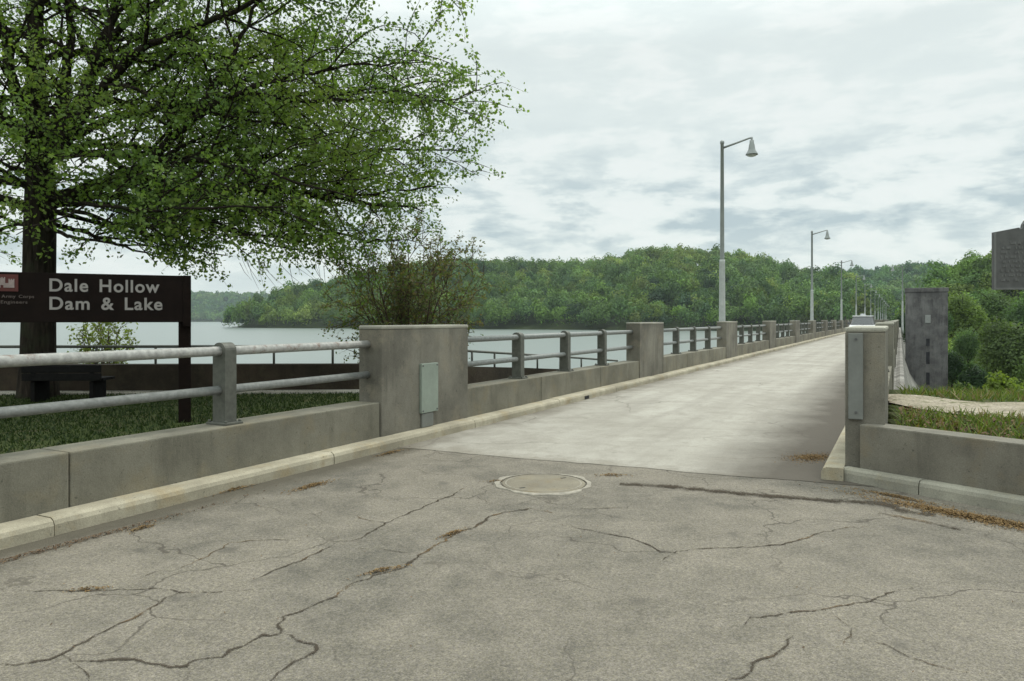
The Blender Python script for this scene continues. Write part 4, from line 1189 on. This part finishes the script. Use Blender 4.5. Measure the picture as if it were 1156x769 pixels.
m = MB(); m.box(2.6, 2.85, -.2, .2, 1.901, 2.06, .03); m.build('light_bar', 'chrome', rf)
for s in (-1, 1):
    m = MB(); m.box(-.02, .06, s * .52, s * .84, .72, .88, .015); m.build('headlight', 'chrome', car)
    m = MB(); m.box(1.45, 1.62, s * .96, s * 1.13, 1.16, 1.36, .02); m.build('wing_mirror', 'cargrey', car)
    for x in (.95, 3.95):
        m = MB(); m.tube([(x, s * .74, .36), (x, s * .96, .36)], .36, 20); wh = m.build('wheel', 'black', car)
        m = MB(); m.tube([(x, s * .961, .36), (x, s * .975, .36)], .21, 14); m.build('rim', 'chrome', wh)
m = MB(); m.box(-.03, .02, -.5, .5, .62, .92, .01); m.build('grille', 'cargrey', car)
m = MB(); m.box(-.08, .03, -.93, .93, .40, .60, .02); m.build('bumper', 'cargrey', car)

# ------------------------------------------------------------------ air
HAZE = 0.00009
m = MB(); m.box(-2900, 2900, -120, 2900, -66, 135)
hz = m.build('haze', M['ground']); hz.data.materials.clear()
hm, nt = new_mat('haze'); k = NT(nt)
pv = k.n('ShaderNodeVolumePrincipled'); pv.inputs['Color'].default_value = (.80, .92, .98, 1); pv.inputs['Density'].default_value = HAZE; pv.inputs['Anisotropy'].default_value = .2
o_ = k.n('ShaderNodeOutputMaterial'); k.l(pv.outputs[0], o_.inputs['Volume']); hz.data.materials.append(hm)
tag(hz, 'thin pale haze over the lake and hills', 'haze', kind='stuff')

# ------------------------------------------------------------------ sky, sun, camera
SUN_EL, SUN_AZ = 52, 38          # azimuth clockwise from the camera's heading (+Y)
w = bpy.data.worlds.new('World'); scene.world = w; w.use_nodes = True
nt = w.node_tree; nt.nodes.clear(); k = NT(nt)
sky = k.n('ShaderNodeTexSky', sky_type='NISHITA', sun_disc=False)
sky.sun_elevation = R(SUN_EL); sky.sun_rotation = R(SUN_AZ)
b1 = k.n('ShaderNodeBackground'); k.l(sky.outputs[0], b1.inputs[0]); b1.inputs[1].default_value = .1
tc = k.n('ShaderNodeTexCoord'); sx = k.n('ShaderNodeSeparateXYZ'); k.l(tc.outputs['Generated'], sx.inputs[0])
zc = k.math('ADD', k.math('MAXIMUM', sx.outputs[2], 0.0), .15)
cb = k.n('ShaderNodeCombineXYZ'); k.l(k.math('DIVIDE', sx.outputs[0], zc), cb.inputs[0]); k.l(k.math('DIVIDE', sx.outputs[1], zc), cb.inputs[1]); cb.inputs[2].default_value = 3.7
cl = k.n('ShaderNodeMapping'); cl.inputs['Scale'].default_value = (10, 10, 31); k.l(tc.outputs['Generated'], cl.inputs['Vector'])
nz = k.noise(cl.outputs[0], 1.0, 8, .58, .12)
nz2 = k.noise(cb.outputs[0], 1.1, 6, .6, .2)
f = k.math('ADD', k.math('MULTIPLY', nz, .88), k.math('MULTIPLY', nz2, .12))
band = k.math('MULTIPLY', k.ramp(sx.outputs[2], ((.03, .25), (.12, 1))), k.ramp(sx.outputs[2], ((.15, 1), (.26, .12))))   # the darker cloud bases lie low in the sky
shade = k.math('MULTIPLY', k.ramp(f, ((.47, 0), (.60, .95))), band)
cc = k.mix(shade, (.80, .875, .85, 1), (.47, .575, .605, 1))
cc = k.mix(k.math('MULTIPLY', k.ramp(f, ((.40, 1), (.5, 0))), .6), cc, (.92, .96, .93, 1))
up = k.ramp(sx.outputs[2], ((.34, 1.0), (.85, 2.7)))
b2 = k.n('ShaderNodeBackground'); k.l(cc, b2.inputs[0]); k.l(up, b2.inputs[1])
mx = k.n('ShaderNodeMixShader'); mx.inputs[0].default_value = .93
k.l(b1.outputs[0], mx.inputs[1]); k.l(b2.outputs[0], mx.inputs[2])
ow = k.n('ShaderNodeOutputWorld'); k.l(mx.outputs[0], ow.inputs['Surface'])

sl = bpy.data.lights.new('sun', 'SUN'); sl.energy = 1.5; sl.angle = R(11); sl.color = (1, .95, .87)
so = bpy.data.objects.new('sun', sl); col.objects.link(so)
sd = Vector((math.sin(R(SUN_AZ)) * math.cos(R(SUN_EL)), math.cos(R(SUN_AZ)) * math.cos(R(SUN_EL)), math.sin(R(SUN_EL))))
so.rotation_euler = (-sd).to_track_quat('-Z', 'Y').to_euler(); so.location = sd * 60

cd = bpy.data.cameras.new('camera'); cam = bpy.data.objects.new('camera', cd); col.objects.link(cam)
cam.location = (0, 0, EYE); cam.rotation_euler = (math.pi / 2, 0, 0)
cd.sensor_width = 36; cd.lens = 36 * F / 1156; cd.shift_y = -(384.5 - HY) / 1156; cd.clip_start = .1; cd.clip_end = 20000
scene.camera = cam
vs_ = scene.view_settings; vs_.view_transform = 'Standard'; vs_.look = 'None'; vs_.exposure = 0.0; vs_.gamma = 1; vs_.use_curve_mapping = False
scene.cycles.max_bounces = 6; scene.cycles.transparent_max_bounces = 8; scene.cycles.volume_bounces = 0
